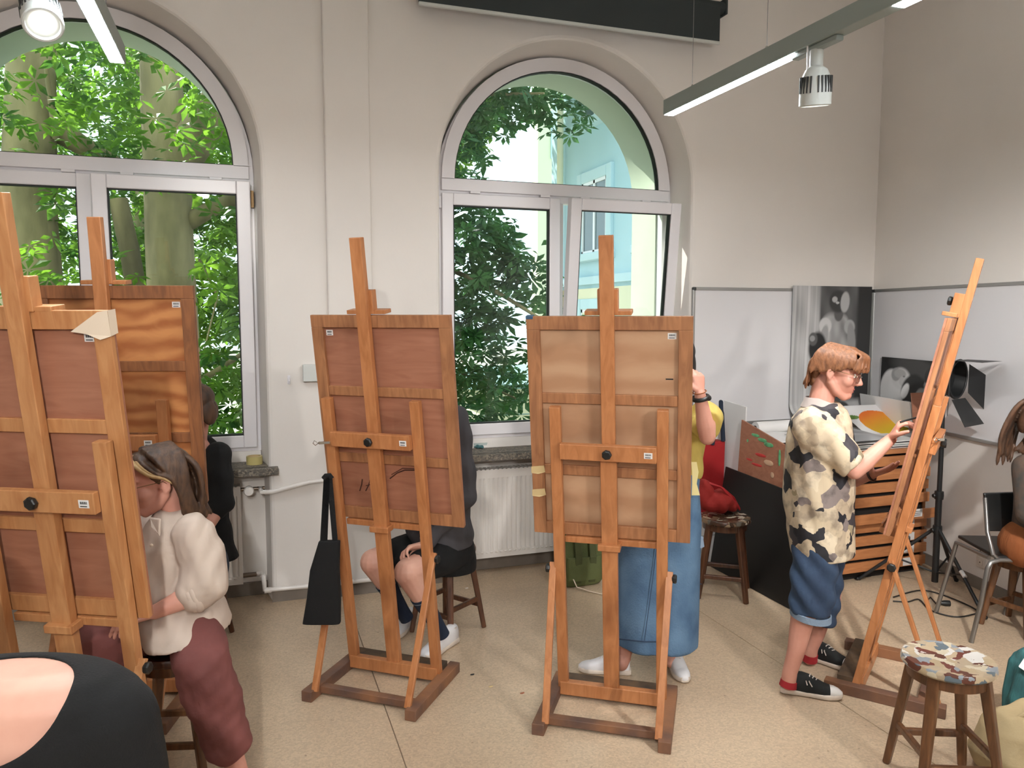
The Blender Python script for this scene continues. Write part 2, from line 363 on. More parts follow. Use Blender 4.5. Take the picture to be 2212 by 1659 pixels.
def shirt_print():
    m, nt, N, L, b = nodes('shirt_print'); tc = N.new('ShaderNodeTexCoord')
    n0 = N.new('ShaderNodeTexNoise'); n0.inputs['Scale'].default_value = 7; n0.inputs['Detail'].default_value = 3; L.new(tc.outputs['Object'], n0.inputs['Vector'])
    ad = N.new('ShaderNodeVectorMath'); ad.operation = 'MULTIPLY_ADD'; L.new(n0.outputs['Color'], ad.inputs[0]); ad.inputs[1].default_value = (.055, .055, .055); L.new(tc.outputs['Object'], ad.inputs[2])
    v = N.new('ShaderNodeTexVoronoi'); v.distance = 'MANHATTAN'; v.inputs['Scale'].default_value = 15; v.inputs['Randomness'].default_value = .9; L.new(ad.outputs[0], v.inputs['Vector'])
    s = N.new('ShaderNodeSeparateColor'); L.new(v.outputs['Color'], s.inputs[0])
    r = N.new('ShaderNodeValToRGB'); r.color_ramp.interpolation = 'CONSTANT'
    cols = [(0, (38, 38, 44)), (.16, (204, 186, 158)), (.36, (184, 166, 142)), (.50, (214, 198, 172)), (.64, (134, 122, 118)), (.71, (198, 180, 154)), (.87, (62, 58, 62)), (.94, (164, 150, 120))]
    while len(r.color_ramp.elements) < len(cols): r.color_ramp.elements.new(.5)
    for e, (p, c) in zip(r.color_ramp.elements, cols): e.position = p; e.color = (*lin(c), 1)
    L.new(s.outputs[0], r.inputs[0])
    n2 = N.new('ShaderNodeTexNoise'); n2.inputs['Scale'].default_value = 16; n2.inputs['Detail'].default_value = 4; L.new(tc.outputs['Object'], n2.inputs['Vector'])
    r2 = N.new('ShaderNodeValToRGB'); r2.color_ramp.elements[0].position = .34; r2.color_ramp.elements[1].position = .52; r2.color_ramp.elements[0].color = (.42, .41, .43, 1); r2.color_ramp.elements[1].color = (1, 1, 1, 1); L.new(n2.outputs['Fac'], r2.inputs[0])
    mu = N.new('ShaderNodeMix'); mu.data_type = 'RGBA'; mu.blend_type = 'MULTIPLY'; mu.inputs[0].default_value = .8; L.new(r.outputs[0], mu.inputs[6]); L.new(r2.outputs[0], mu.inputs[7]); L.new(mu.outputs[2], b.inputs['Base Color'])
    b.inputs['Roughness'].default_value = .7
    bu = N.new('ShaderNodeBump'); bu.inputs['Strength'].default_value = .25; bu.inputs['Distance'].default_value = .02; L.new(n0.outputs['Fac'], bu.inputs['Height']); L.new(bu.outputs[0], b.inputs['Normal'])
shirt_print(); mat('collar_grey', (176, 164, 158), .8, var=.08, scale=9)
# outdoors
leafmat('leaf', (44, 84, 34), (104, 146, 44)); leafmat('leaf_dark', (32, 68, 44), (70, 112, 62), .42)
mat('bark', (168, 152, 122), .95, rgb2=(92, 84, 64), scale=3.2, bump=.5, bscale=22, stretch=(1, 1, .35))
mat('facade_blue', (176, 206, 216), .9, var=.03, scale=1); mat('facade_trim', (190, 214, 222), .9); mat('facade_cream', (226, 220, 190), .9)
mat('win_dark', (70, 92, 100), .12, spec=.7); mat('roof_tin', (120, 150, 150), .6); mat('yard', (150, 146, 134), .9, var=.1, scale=1); mat('grass', (84, 120, 50), .95, var=.3, scale=4)
attr_mat('print', .8)
# ------------------------------------------------------------------ the room
YW = 4.82; YF = 5.07; ZC = 4.4; XL = -3.2; YB = -3.2; ZSP = 2.635
WC = (-.805, 2.09)                                       # centres of the two arched windows
CORNER = V(4.65, YW, 0); WDIR = V(-.2, -1, 0).normalized()   # right wall runs from the corner towards the camera side
WEND = CORNER + WDIR*8.3; WN = V(-WDIR.y, WDIR.x, 0)          # WN points out of the room
if WN.x < 0: WN = -WN
def arch(c, hw, zb, zs=ZSP, n=28):
    return [(c-hw, zb)] + [(c-hw*math.cos(math.pi*i/n), zs+hw*math.sin(math.pi*i/n)) for i in range(n+1)] + [(c+hw, zb)]
def holed_face(mb, outer, holes, Y):
    bm = bmesh.new(); es = []
    for poly in [outer]+holes:
        vs = [bm.verts.new((x, Y, z)) for x, z in poly]
        for i in range(len(vs)): es.append(bm.edges.new((vs[i], vs[(i+1) % len(vs)])))
    bmesh.ops.triangle_fill(bm, edges=es, use_beauty=True)
    bm.verts.index_update(); mb.add([v.co.copy() for v in bm.verts], [tuple(v.index for v in f.verts) for f in bm.faces]); bm.free()
def strip(mb, a, ya, b, yb):
    n = len(a); mb.add([(x, ya, z) for x, z in a]+[(x, yb, z) for x, z in b], [(i, i+1, n+i+1, n+i) for i in range(n-1)])
slabs = [(XL-.3, -1.46), (-1.46, .54), (.54, 2.5), (2.5, 4.9)]
fl = struct(MB().box((XL-.3, YB-.3, -.12), (4.9, YW+.4, -.012)).build('floor', 'skirting'))
for x0, x1 in slabs:
    for y0, y1 in ((YB-.3, 1.2), (1.2, YW+.4)):
        MB().box((x0+.0016, y0+.0012, -.012), (x1-.0016, y1-.0012, 0)).build('floor_slab', 'terrazzo', fl, bevel=.0015, seg=1)
w = MB(); HW = .91
outer = [(XL, 0), (CORNER.x+.0, 0), (CORNER.x, ZC), (XL, ZC)]
outer = [(XL-.25, -.05)]+[p for c in WC for p in ((c-HW-.03, -.05), (c+HW+.03, -.05))]+[(CORNER.x+.25, -.05), (CORNER.x+.25, ZC+.1), (XL-.25, ZC+.1)]
# front face: outline runs down into each window bay, which reaches the floor
poly = [(XL-.25, -.05)]
for c in WC: poly += arch(c, HW+.03, -.05)
poly += [(CORNER.x+.25, -.05), (CORNER.x+.25, ZC+.1), (XL-.25, ZC+.1)]
holed_face(w, poly, [], YW)
for c in WC:
    rings = [(HW+.03, 0), (HW+.014, .004), (HW+.004, .014), (HW, .03), (.872, .25), (.872, .30)]
    for (h0, d0), (h1, d1) in zip(rings, rings[1:]): strip(w, arch(c, h0, -.05), YW+d0, arch(c, h1, -.05), YW+d1)
wall = struct(w.build('wall_window', 'plaster', smooth=30))
# outer leaf of the same wall: deep outside reveal seen through the panes
w = MB(); po = [(-7, -.6), (6.6, -.6), (6.6, 6.5), (-7, 6.5)]
hol = [arch(c, .80, .93) for c in WC]
holed_face(w, po, hol, 5.50); holed_face(w, po, [arch(c, .872, .80) for c in WC], 5.13)
for c in WC:
    a = arch(c, .80, .93); strip(w, a+[a[0]], 5.13, a+[a[0]], 5.50)
    b = arch(c, .872, .80); strip(w, b+[b[0]], 5.12, b+[b[0]], 5.13)
    bm_ = MB(); holed_face(w, arch(c, .872, .80), [arch(c, .80, .93)], 5.129)
struct(w.build('wall_outer', 'plaster_out', smooth=30))
for i, c in enumerate(WC):
    struct(MB().box((c-HW-.02, 4.985, 0), (c+HW+.02, 5.13, .80)).build('wall_parapet_%d' % (i+1), 'plaster'))
    struct(MB().box((c-HW+.002, 4.968, 0), (c+HW-.002, 4.986, .085)).build('baseboard_bay_%d' % (i+1), 'skirting', bevel=.004))
    s = MB().box((c-HW-.055, 4.765, .795), (c+HW+.055, 4.822, .84)); s.box((c-HW+.001, 4.80, .795), (c+HW-.001, 5.035, .84))
    struct(s.build('trim_sill_%d' % (i+1), 'sill_stone', bevel=.004))
    struct(MB().box((c-.872, 5.03, .84), (c+.872, 5.13, .905)).build('trim_sill_block_%d' % (i+1), 'plaster'))
struct(MB().box((.473, 4.782, -.01), (.742, YW+.02, ZC+.05)).build('wall_pilaster', 'plaster', bevel=.012, seg=3))
struct(MB().add([CORNER+WDIR*-.35+V(0, 0, -.05), WEND+V(0, 0, -.05), WEND+V(0, 0, ZC+.1), CORNER+WDIR*-.35+V(0, 0, ZC+.1)] +
     [CORNER+WDIR*-.35+WN*.2+V(0, 0, -.05), WEND+WN*.2+V(0, 0, -.05), WEND+WN*.2+V(0, 0, ZC+.1), CORNER+WDIR*-.35+WN*.2+V(0, 0, ZC+.1)],
     [(0,1,2,3),(4,7,6,5),(0,4,5,1),(1,5,6,2),(2,6,7,3),(3,7,4,0)]).build('wall_right', 'plaster'))
struct(MB().box((XL-.2, YB-.2, -.05), (XL, YW+.02, ZC+.1)).build('wall_left', 'plaster'))
struct(MB().box((XL-.2, YB-.2, -.05), (4.6, YB, ZC+.1)).build('wall_rear', 'plaster'))
struct(MB().box((XL-.3, YB-.3, ZC), (5.0, YW+.35, ZC+.12)).build('ceiling', 'ceiling_paint'))
def base(name, p, q, n, h=.075):
    m = MB(); p, q, n = V(*p), V(*q), V(*n)
    m.add([p, q, q+V(0, 0, h), p+V(0, 0, h), p+n*.014, q+n*.014, q+n*.009+V(0, 0, h), p+n*.009+V(0, 0, h)], [(0,1,2,3),(4,7,6,5),(0,4,5,1),(1,5,6,2),(2,6,7,3),(3,7,4,0)])
    return struct(m.build(name, 'skirting'))
base('baseboard_pier_1', (WC[0]+HW, YW, 0), (.473, YW, 0), (0, -1, 0)); base('baseboard_pier_2', (.46, 4.782, 0), (.755, 4.782, 0), (0, -1, 0)); base('baseboard_pier_3', (.742, YW, 0), (WC[1]-HW, YW, 0), (0, -1, 0))
base('baseboard_window', (WC[1]+HW, YW, 0), (CORNER.x, YW, 0), (0, -1, 0)); base('baseboard_right', CORNER, WEND, -WN)
# ------------------------------------------------------------------ windows
def ring_arch(mb, c, ro, ri, zs, y0, y1, zb):
    """arched bar: outer radius ro, inner ri, with a straight bottom rail down to zb"""
    o = [(c-ro*math.cos(math.pi*i/32), zs+ro*math.sin(math.pi*i/32)) for i in range(33)]
    n_ = [(c-ri*math.cos(math.pi*i/32), zs+ri*math.sin(math.pi*i/32)) for i in range(33)]
    for i in range(32):
        q = [o[i], o[i+1], n_[i+1], n_[i]]; mb.prism(q, y0, y1)
    return mb
def sash(parent, x0, x1, z0, z1, tilt, lab):
    """rectangular casement in local coords hinged on its bottom edge"""
    e = bpy.data.objects.new('sash', None); COL.objects.link(e); e.parent = parent; e.location = (0, YF-.02, z0); e.rotation_euler = (R(tilt), 0, 0)
    W_ = .078; h = z1-z0; m = MB()
    m.box((x0, -.03, 0), (x0+W_, .04, h)); m.box((x1-W_, -.03, 0), (x1, .04, h)); m.box((x0+W_, -.03, 0), (x1-W_, .04, W_)); m.box((x0+W_, -.03, h-W_), (x1-W_, .04, h))
    f = m.build('sash_frame', 'upvc', e, bevel=.006)
    g = .012; m = MB(); a0, a1, b0, b1 = x0+W_, x1-W_, W_, h-W_
    m.box((a0-.002, -.02, b0), (a0+g*.6, .02, b1)); m.box((a1-g*.6, -.02, b0), (a1+.002, .02, b1)); m.box((a0, -.02, b0-.002), (a1, .02, b0+g*.6)); m.box((a0, -.02, b1-g*.6), (a1, .02, b1+.002))
    m.build('gasket', 'gasket', e)
    MB().box((a0, .0, b0), (a1, .005, b1)).build('pane', 'glass', e)
    return e
def window(i, c, tilt_r):
    w = thing('window_%d' % i, None, None, (0, 0, 0), kind='structure'); ro = .86; y0, y1 = YF-.02, YF+.055
    m = ring_arch(MB(), c, ro+.014, ro-.05, ZSP-.03, y0, y1, 0)
    m.box((c-ro-.014, y0, .905), (c-ro+.05, y1, ZSP-.03)); m.box((c+ro-.05, y0, .905), (c+ro+.014, y1, ZSP-.03)); m.box((c-ro+.05, y0, .905), (c+ro-.05, y1, .965))
    m.box((c-ro+.05, y0, 2.525), (c+ro-.05, y1, 2.60)); m.box((c-.035, y0+.02, .965), (c+.035, y1, 2.525))
    m.build('window_frame', 'upvc', w, smooth=35)
    m = ring_arch(MB(), c, ro-.012, ro-.098, 2.645, y0-.03, y0+.03, 0); m.box((c-ro+.012, y0-.03, 2.572), (c+ro-.012, y0+.03, 2.648))
    m.build('arch_sash', 'upvc', w, smooth=35)
    m = ring_arch(MB(), c, ro-.096, ro-.104, 2.645, y0-.022, y0+.02, 0); m.box((c-ro+.1, y0-.022, 2.646), (c+ro-.1, y0+.02, 2.653)); m.build('gasket', 'gasket', w)
    a = [(c-(ro-.1)*math.cos(math.pi*k/32), 2.645+(ro-.1)*math.sin(math.pi*k/32)) for k in range(33)]
    MB().prism(a, y0, y0+.005).build('pane', 'glass', w)
    sash(w, c-ro+.012, c-.006, .93, 2.555, 0, 'l'); sash(w, c+.006, c+ro-.008, .93, 2.548, tilt_r, 'r')
    for k, x in enumerate((c-.62, c-.12, c+.18, c+.66)): MB().box((x-.035, y0-.036, 2.556), (x+.035, y0, 2.573)).build('hinge_cover', 'upvc', w, bevel=.003)
    MB().box((c+ro-.006, y0-.05, 2.40), (c+ro+.012, y0, 2.50)).build('tilt_stay', 'brass', w); MB().box((c-ro-.012, y0-.04, 2.45), (c-ro+.006, y0, 2.53)).build('hinge', 'upvc', w, bevel=.004)
    hd = MB(); yy = y0-.055; hd.box((c+.03, yy, 1.62), (c+.056, yy+.014, 1.70)); hd.tube([(c+.043, yy, 1.66), (c+.043, yy-.035, 1.66), (c+.043, yy-.038, 1.78)], .009, 8); hd.build('handle', 'upvc', w, smooth=40)
    return w
window(1, WC[0], 3.5); window(2, WC[1], 6.0)
# ------------------------------------------------------------------ radiators and pipes
def radiator(x0, x1, label):
    t = thing('radiator', label, 'radiator', (x0, 4.84, .122)); L_ = x1-x0; H_ = .60; n = int(L_/.0335); P = []
    prof = []
    for k in range(n):
        u = .02 + (L_-.04)*k/n; s_ = (L_-.04)/n
        prof += [(u, 0), (u+s_*.62, 0), (u+s_*.74, .009), (u+s_*.88, .009)]
    prof.append((L_-.02, 0)); m = MB(); zz = [.05, .072, H_-.075, H_-.055]
    rows = []
    for z, f in zip(zz, (0, 1, 1, 0)): rows.append([V(x, y*f, z) for x, y in prof])
    k = len(prof); m.add([p for r in rows for p in r], [(i*k+j, i*k+j+1, (i+1)*k+j+1, (i+1)*k+j) for i in range(3) for j in range(k-1)])
    m.add([(0, 0, 0), (L_, 0, 0), (L_, 0, .05), (0, 0, .05)], [(0, 1, 2, 3)]); m.add([(0, 0, H_-.055), (L_, 0, H_-.055), (L_, 0, H_), (0, 0, H_)], [(0, 1, 2, 3)])
    m.add([(0, 0, .05), (.02, 0, .05), (.02, 0, H_-.055), (0, 0, H_-.055)], [(0, 1, 2, 3)]); m.add([(L_-.02, 0, .05), (L_, 0, .05), (L_, 0, H_-.055), (L_-.02, 0, H_-.055)], [(0, 1, 2, 3)])
    m.build('front_panel', 'enamel', t, smooth=50)
    MB().box((0, .012, 0), (L_, .10, H_-.004)).build('casing', 'enamel', t, bevel=.008)
    m = MB()
    for j in range(n): m.ell((.02+(L_-.04)*(j+.3)/n, 0, .038), (.011, .006, .006), n=8, m=6)
    m.build('spot_welds', 'enamel', t, smooth=60)
    m = MB()
    for j in range(int(L_/.03)): m.box((.01+j*.03, .015, H_-.004), (.028+j*.03, .095, H_+.002))
    m.build('top_grille', 'enamel', t)
    return t
radiator(-1.26, -.06, 'white panel radiator under the left window behind the seated person in black')
ra = radiator(1.36, 2.56, 'white panel radiator under the right window between the two middle easels')
def pipe_run(name, label, pts, r, extra=None):
    t = thing(name, label, 'pipe', pts[0]); o = V(*pts[0]); MB().tube([V(*p) for p in pts], r, 12).build('pipe', 'enamel', t, smooth=50, off=o)
    if extra: extra(t, o)
    return t
def ex_top(t, o):
    MB().lathe([(.0, 0), (.026, .0), (.03, .01), (.03, .035), (.024, .045), (0, .046)], 20, Matrix.Translation(V(-.012, 4.86, .695)) @ Matrix.Rotation(R(90), 4, 'X')).build('valve_knob', 'enamel', t, smooth=40, off=o)
    MB().tube([(-.06, 4.89, .695), (.08, 4.89, .695)], .012, 10).build('valve', 'valve', t, smooth=50, off=o)
pipe_run('heating_pipe', 'white flow pipe running along the pier at radiator-top height', [(.055, 4.89, .695), (.062, 4.80, .69), (.12, 4.785, .69), (.34, 4.785, .735), (.46, 4.765, .745), (.80, 4.765, .765), (1.16, 4.785, .775)], .014, ex_top)
def ex_bot(t, o):
    MB().tube([(-.06, 4.89, .16), (.03, 4.89, .16)], .014, 10).build('valve', 'valve', t, smooth=50, off=o)
    for p, q in (((.055, 4.84, .165), (.055, 4.80, .165)), ((.06, 4.79, .085), (.10, 4.79, .085))): MB().tube([p, q], .018, 12).build('pipe_socket', 'enamel', t, smooth=50, off=o)
pipe_run('heating_pipe', 'white return pipe running along the pier just above the floor', [(.02, 4.89, .16), (.05, 4.88, .165), (.055, 4.80, .165), (.06, 4.79, .14), (.062, 4.79, .09), (.10, 4.785, .088), (.46, 4.76, .09), (.75, 4.76, .09), (1.3, 4.80, .10)], .014, ex_bot)
t = thing('radiator_valve', 'metal radiator valve beside the right radiator near the stool', 'valve', (1.27, 4.90, .19)); MB().tube([(0, 0, 0), (.085, 0, 0)], .016, 12).build('valve_body', 'valve', t, smooth=50); MB().tube([(.02, 0, 0), (.02, 0, -.15), (.02, .06, -.17)], .009, 10).build('pipe', 'enamel', t, smooth=50)
# ------------------------------------------------------------------ roller blind, trunking box
t = thing('roller_blind', 'dark grey rolled blackout blind mounted above the right window', 'blind', (1.03, 4.70, 3.6)); L_ = 2.09
MB().tube([(-.01, .04, .25), (L_+.05, .04, .25)], .042, 20).build('roller', 'blind', t, smooth=40)
MB().box((0, .0, .01), (L_, .008, .26)).build('fabric', 'blind', t)
MB().box((0, -.008, -.006), (L_, .016, .014)).build('bottom_bar', 'lamp_body', t, bevel=.004)
for x in (-.02, L_+.05): MB().box((x-.008, -.005, .20), (x+.008, .12, .31)).build('bracket', 'blind', t, bevel=.004)
p0 = PY(653, 787, YW); p1 = PY(716, 822, YW)
tag(MB().box((p0.x, YW-.045, p1.z), (p1.x+.12, YW, p0.z)).build('trunking_box', 'lamp_body', bevel=.004), 'grey rectangular cable box on the pier behind the second easel', 'cable box')
p0 = PY(624, 818, YW); t = thing('wall_hook', 'small white hook on the pier left of the grey cable box', 'hook', p0); MB().tube([(0, 0, 0), (0, -.02, 0), (0, -.03, -.012), (0, -.022, -.03)], .006, 8).build('hook', 'upvc', t, smooth=50); MB().box((-.009, -.004, -.03), (.009, .0, .02)).build('plate', 'upvc', t, bevel=.002)
# ------------------------------------------------------------------ linear lamps and spots
def linear(X, segs, label, wires, y0, y1):
    z = 2.83; t = thing('linear_pendant_light', label, 'ceiling light', (X, y0, z), group='linear pendant lights')
    MB().box((-.032, 0, 0), (.032, y1-y0, .078)).build('housing', 'lamp_grey', t, bevel=.003)
    for a, b in segs:
        MB().box((-.026, a-y0, -.002), (.026, b-y0, .004)).build('diffuser', 'strip_light', t); MB().box((-.022, a-y0, .076), (.022, b-y0, .0795)).build('added_uplight', 'added_up_light', t)  # glowing top strip is added to lighten the ceiling and upper walls
    for y in wires: MB().tube([(0, y-y0, .078), (0, y-y0, ZC-z)], .0015, 6).build('suspension_wire', 'steel_tube', t); MB().lathe([(0, 0), (.012, 0), (.004, .02), (0, .02)], 10, Matrix.Translation(V(0, y-y0, .078))).build('wire_grip', 'chrome', t)
    return t
segs = [(2.74, 3.78), (1.18, 2.22), (-.4, .64), (-2.0, -.96)]  # last two segments lie out of view, added to light the room
linear(2.2, segs, 'long pale grey linear pendant light running above the two right easels', (3.55, 2.95, 2.0, .8, -.6, -2), -2.4, 3.785)
linear(-.49, segs, 'long pale grey linear pendant light crossing the left window', (3.55, 2.95, 2.0, .8, -.6, -2), -2.4, 3.80)
def spot(loc, aim, label, cable=True, watts=60, ang=75):
    t = thing('track_spotlight', label, 'spotlight', loc, group='track spotlights'); q = V(*aim).normalized().to_track_quat('-Z', 'Y').to_matrix().to_4x4()
    MB().lathe([(.0, .152), (.022, .149), (.042, .134), (.055, .105), (.061, .06), (.062, .0), (.058, -.004), (.052, -.004), (.05, .01), (0, .012)], 32, q).build('lamp_head', 'lamp_body', t, smooth=40)
    MB().lathe([(0, .0095), (.034, .0095), (.036, .006), (.032, .0045), (0, .004)], 28, q).build('lens', 'spot_light', t, smooth=40)
    for k in range(26):
        a = 2*math.pi*k/26
        if k % 13 in (0, 6): continue
        M_ = q @ Matrix.Rotation(a, 4, 'Z'); MB().box((.050, -.0028, .045), (.0632, .0028, .108), M_).build('cooling_slot', 'lamp_slot', t)
    ld = bpy.data.lights.new('spot_beam', 'SPOT'); ld.energy = watts; ld.spot_size = R(ang); ld.spot_blend = .8; ld.shadow_soft_size = .05; ld.color = (1, .97, .93); lo = bpy.data.objects.new('spot_beam', ld); COL.objects.link(lo); lo.parent = t; lo.matrix_local = q @ Matrix.Translation(V(0, 0, -.012))
    zt = 2.83-loc[2]
    MB().tube([(0, 0, .10), (0, 0, zt-.02)], .026, 18).build('neck', 'lamp_body', t, smooth=40)
    MB().box((-.018, -.13, zt-.022), (.018, .13, zt)).build('track_adaptor', 'lamp_grey', t, bevel=.004)
    if cable: MB().tube([(-.052, -.01, .05), (-.058, -.01, .09), (-.05, -.01, .14), (-.045, 0, zt-.01)], .0035, 8).build('flex', 'upvc', t, smooth=50)
    return t
spot((2.2, 2.63, 2.595), (.12, .16, -1), 'white bullet spotlight hanging from the right linear light')
for X_, Y_, aim, lb, wt in ((2.2, .9, (2.1, 2.5, -2.1), 'added unseen fill spotlight on the right track aimed at the plan chest corner', 300), (2.2, -.7, (-.6, 5.5, -2.1), 'added fill spotlight on the right track behind the camera aimed at the window wall', 125), (-.49, -.7, (.8, 5.5, -2.2), 'added fill spotlight on the left track behind the camera aimed at the pier', 150), (2.2, -2.2, (1.6, 6.0, -1.9), 'rearmost added fill spotlight on the right track aimed at the whiteboards', 190), (-.49, -2.2, (-.3, 6.6, -2.3), 'rearmost added fill spotlight on the left track aimed at the left window bay', 190)):
    spot((X_, Y_, 2.60), aim, lb, True, wt, 68)  # unseen spots added to brighten the lower walls and the right side
spot((-.60, 2.98, 2.70), (.22, -.75, -.8), 'white round spotlight at the top left corner in front of the left window', False)
# ------------------------------------------------------------------ outdoors
random.seed(4)
struct(MB().box((-30, 5.5, -.9), (30, 60, -.8)).build('ground_yard', 'yard'))
def palmate(mb, p, size, rnd):
    """compound leaf: five to seven bent leaflets radiating from one stalk"""
    n = V(rnd.gauss(0, .6), rnd.gauss(0, .6), 1).normalized(); a = V(rnd.random()-.5, rnd.random()-.5, rnd.random()-.5)
    a = (a-n*a.dot(n)).normalized(); b = n.cross(a); k = rnd.choice((5, 5, 6, 7))
    for j in range(k):
        th = (j-(k-1)/2)*R(52); d = a*math.cos(th)+b*math.sin(th); s = n.cross(d); L_ = size*(1-.28*abs(j-(k-1)/2)/(k/2))*rnd.uniform(.85, 1.1); w_ = L_*.2; dr = n*(-L_*rnd.uniform(.12, .4))
        q0 = p+d*L_*.08; q1 = p+d*L_*.62+dr*.35; q2 = p+d*L_+dr
        mb.add([q0, q1-s*w_, q1+n*w_*.35, q1+s*w_, q2], [(0, 1, 2), (0, 2, 3), (1, 4, 2), (2, 4, 3)])
def tree(label, base_, limbs, blobs, m, seed, size=.17):
    rnd = random.Random(seed); t = thing('chestnut_tree', label, 'tree', base_); o = V(*base_)
    MB().tube(limbs[0][0], limbs[0][1], 16).build('trunk', 'bark', t, smooth=60, off=o)
    for pts, rr in limbs[1:]: MB().tube(pts, rr, 10).build('branch', 'bark', t, smooth=60, off=o)
    mb = MB()
    for c, r, n in blobs:
        for _ in range(n):
            while True:
                u = V(rnd.uniform(-1, 1), rnd.uniform(-1, 1), rnd.uniform(-1, 1))
                if u.length < 1: break
            palmate(mb, V(c[0]+u.x*r[0], c[1]+u.y*r[1], c[2]+u.z*r[2]), size*rnd.uniform(.7, 1.25), rnd)
    f = mb.build('foliage', m, t, off=o); f['kind'] = 'stuff'
    return t
def thick(pts, r0, r1): n = len(pts); return (pts, [r0+(r1-r0)*i/(n-1) for i in range(n)])
A = [PY(62, y, 8.6) for y in (620, 480, 330, 150, 20)]
A = [V(A[0].x+.05, 8.6, -.8), A[0]+V(.03, 0, 0)]+[a+V(.01*i, 0, 0) for i, a in enumerate(A[1:])]+[V(A[-1].x-.3, 8.7, 7)]
tree('chestnut tree with a pale mottled trunk at the far left of the left window', (A[0].x, 8.6, -.8), [(A, [.30, .27, .25, .23, .21, .2, .16]), thick([PY(90, 260, 8.6), PY(170, 310, 8.7), PY(260, 360, 8.9)], .13, .07), thick([PY(120, 300, 8.5), PY(100, 150, 8.3), PY(150, 80, 8.2)], .03, .012)],
     [((-2.3, 9.6, 3.9), (1.9, 1.6, 1.9), 900), ((-2.4, 10.5, 1.4), (2.2, 1.4, 1.6), 620), ((-2.2, 7.2, 4.6), (1.3, .8, .7), 150), ((-1.7, 7.1, 3.4), (.9, .5, 1.3), 130), ((-1.6, 7.3, 1.8), (.8, .5, .9), 60)], 'leaf', 11)
B = [PY(x, y, 7.9) for x, y in ((372, 640), (366, 520), (362, 380), (352, 230), (345, 130))]
B = [V(B[0].x+.04, 7.9, -.8)]+B+[V(B[-1].x-.15, 8, 6.5)]
tree('chestnut tree with a thick forked trunk behind the tilted pane of the left window', (B[0].x, 7.9, -.8), [(B, [.235, .215, .21, .205, .19, .17, .12]), thick([PY(372, 360, 7.9), PY(420, 300, 7.8), PY(462, 240, 7.7), PY(490, 190, 7.6)], .20, .15),
     thick([PY(405, 480, 7.9), PY(455, 452, 7.75), PY(520, 425, 7.6)], .085, .06), thick([PY(420, 830, 8), PY(470, 800, 7.8), PY(530, 760, 7.6)], .035, .02), thick([PY(255, 430, 8.6), PY(280, 540, 8.6), PY(300, 660, 8.7)], .09, .10), thick([PY(430, 560, 7.4), PY(470, 640, 7.3), PY(440, 760, 7.2)], .012, .006)],
     [((.2, 9.2, 4.2), (1.5, 1.2, 1.9), 600), ((.1, 9.6, 1.7), (1.6, 1.2, 1.6), 620), ((-.55, 9.8, 3.0), (1.1, 1.0, 2.2), 420), ((.05, 7.0, 2.0), (.5, .5, 1.1), 90), ((-.5, 6.9, 3.6), (.8, .45, .9), 110), ((-.4, 6.9, .9), (1.0, .6, .35), 120)], 'leaf', 12)
Cb = [V(1.2, 11.5, -.8), V(1.2, 11.4, 2), V(1.35, 11, 4.5), V(1.5, 10.5, 6.5)]
tree('dark leaved chestnut tree overhanging the right window', Cb[0], [thick(Cb, .22, .12), thick([V(1.25, 11.2, 3), V(1.9, 9.6, 2.6), V(2.7, 8.3, 2.0), V(3.3, 7.6, 1.5)], .05, .012), thick([V(1.3, 11.1, 4.2), V(2.2, 9.4, 4.4), V(3.2, 8.2, 4.2)], .05, .012), thick([V(1.25, 11.2, 2), V(2, 9.5, 1.3), V(2.9, 8.3, .8)], .035, .01)],
     [((2.75, 8.9, 4.75), (1.05, 1.1, .9), 480), ((2.25, 9.0, 3.6), (.65, .9, .7), 190), ((2.4, 8.8, 2.3), (.75, .9, .9), 430), ((2.5, 8.8, 1.0), (.78, .9, .75), 300), ((3.3, 8.2, 1.75), (.35, .3, .3), 24), ((3.0, 8.2, 2.3), (.35, .4, .45), 40), ((3.55, 8.6, 4.15), (.4, .4, .35), 36), ((1.4, 10.2, 2.6), (.8, 1.2, 2.4), 220)], 'leaf_dark', 13, .19)
tree('tall chestnut tree filling the gap behind the two left trunks', (-1.6, 14, -.8), [thick([V(-1.6, 14, -.8), V(-1.5, 14, 3), V(-1.6, 14, 7)], .25, .12)], [((-1.4, 13.2, 3.2), (3.6, 1.4, 4.2), 1500)], 'leaf', 14, .24)
tree('tall chestnut tree in the courtyard that dapples the pale blue building', (4.9, 21, -.8), [thick([V(4.9, 21, -.8), V(4.9, 21, 4), V(5.0, 21, 8)], .22, .12)], [((5.0, 20.5, 10.0), (1.9, 6.0, 4.8), 3000)], 'leaf', 15, .42)
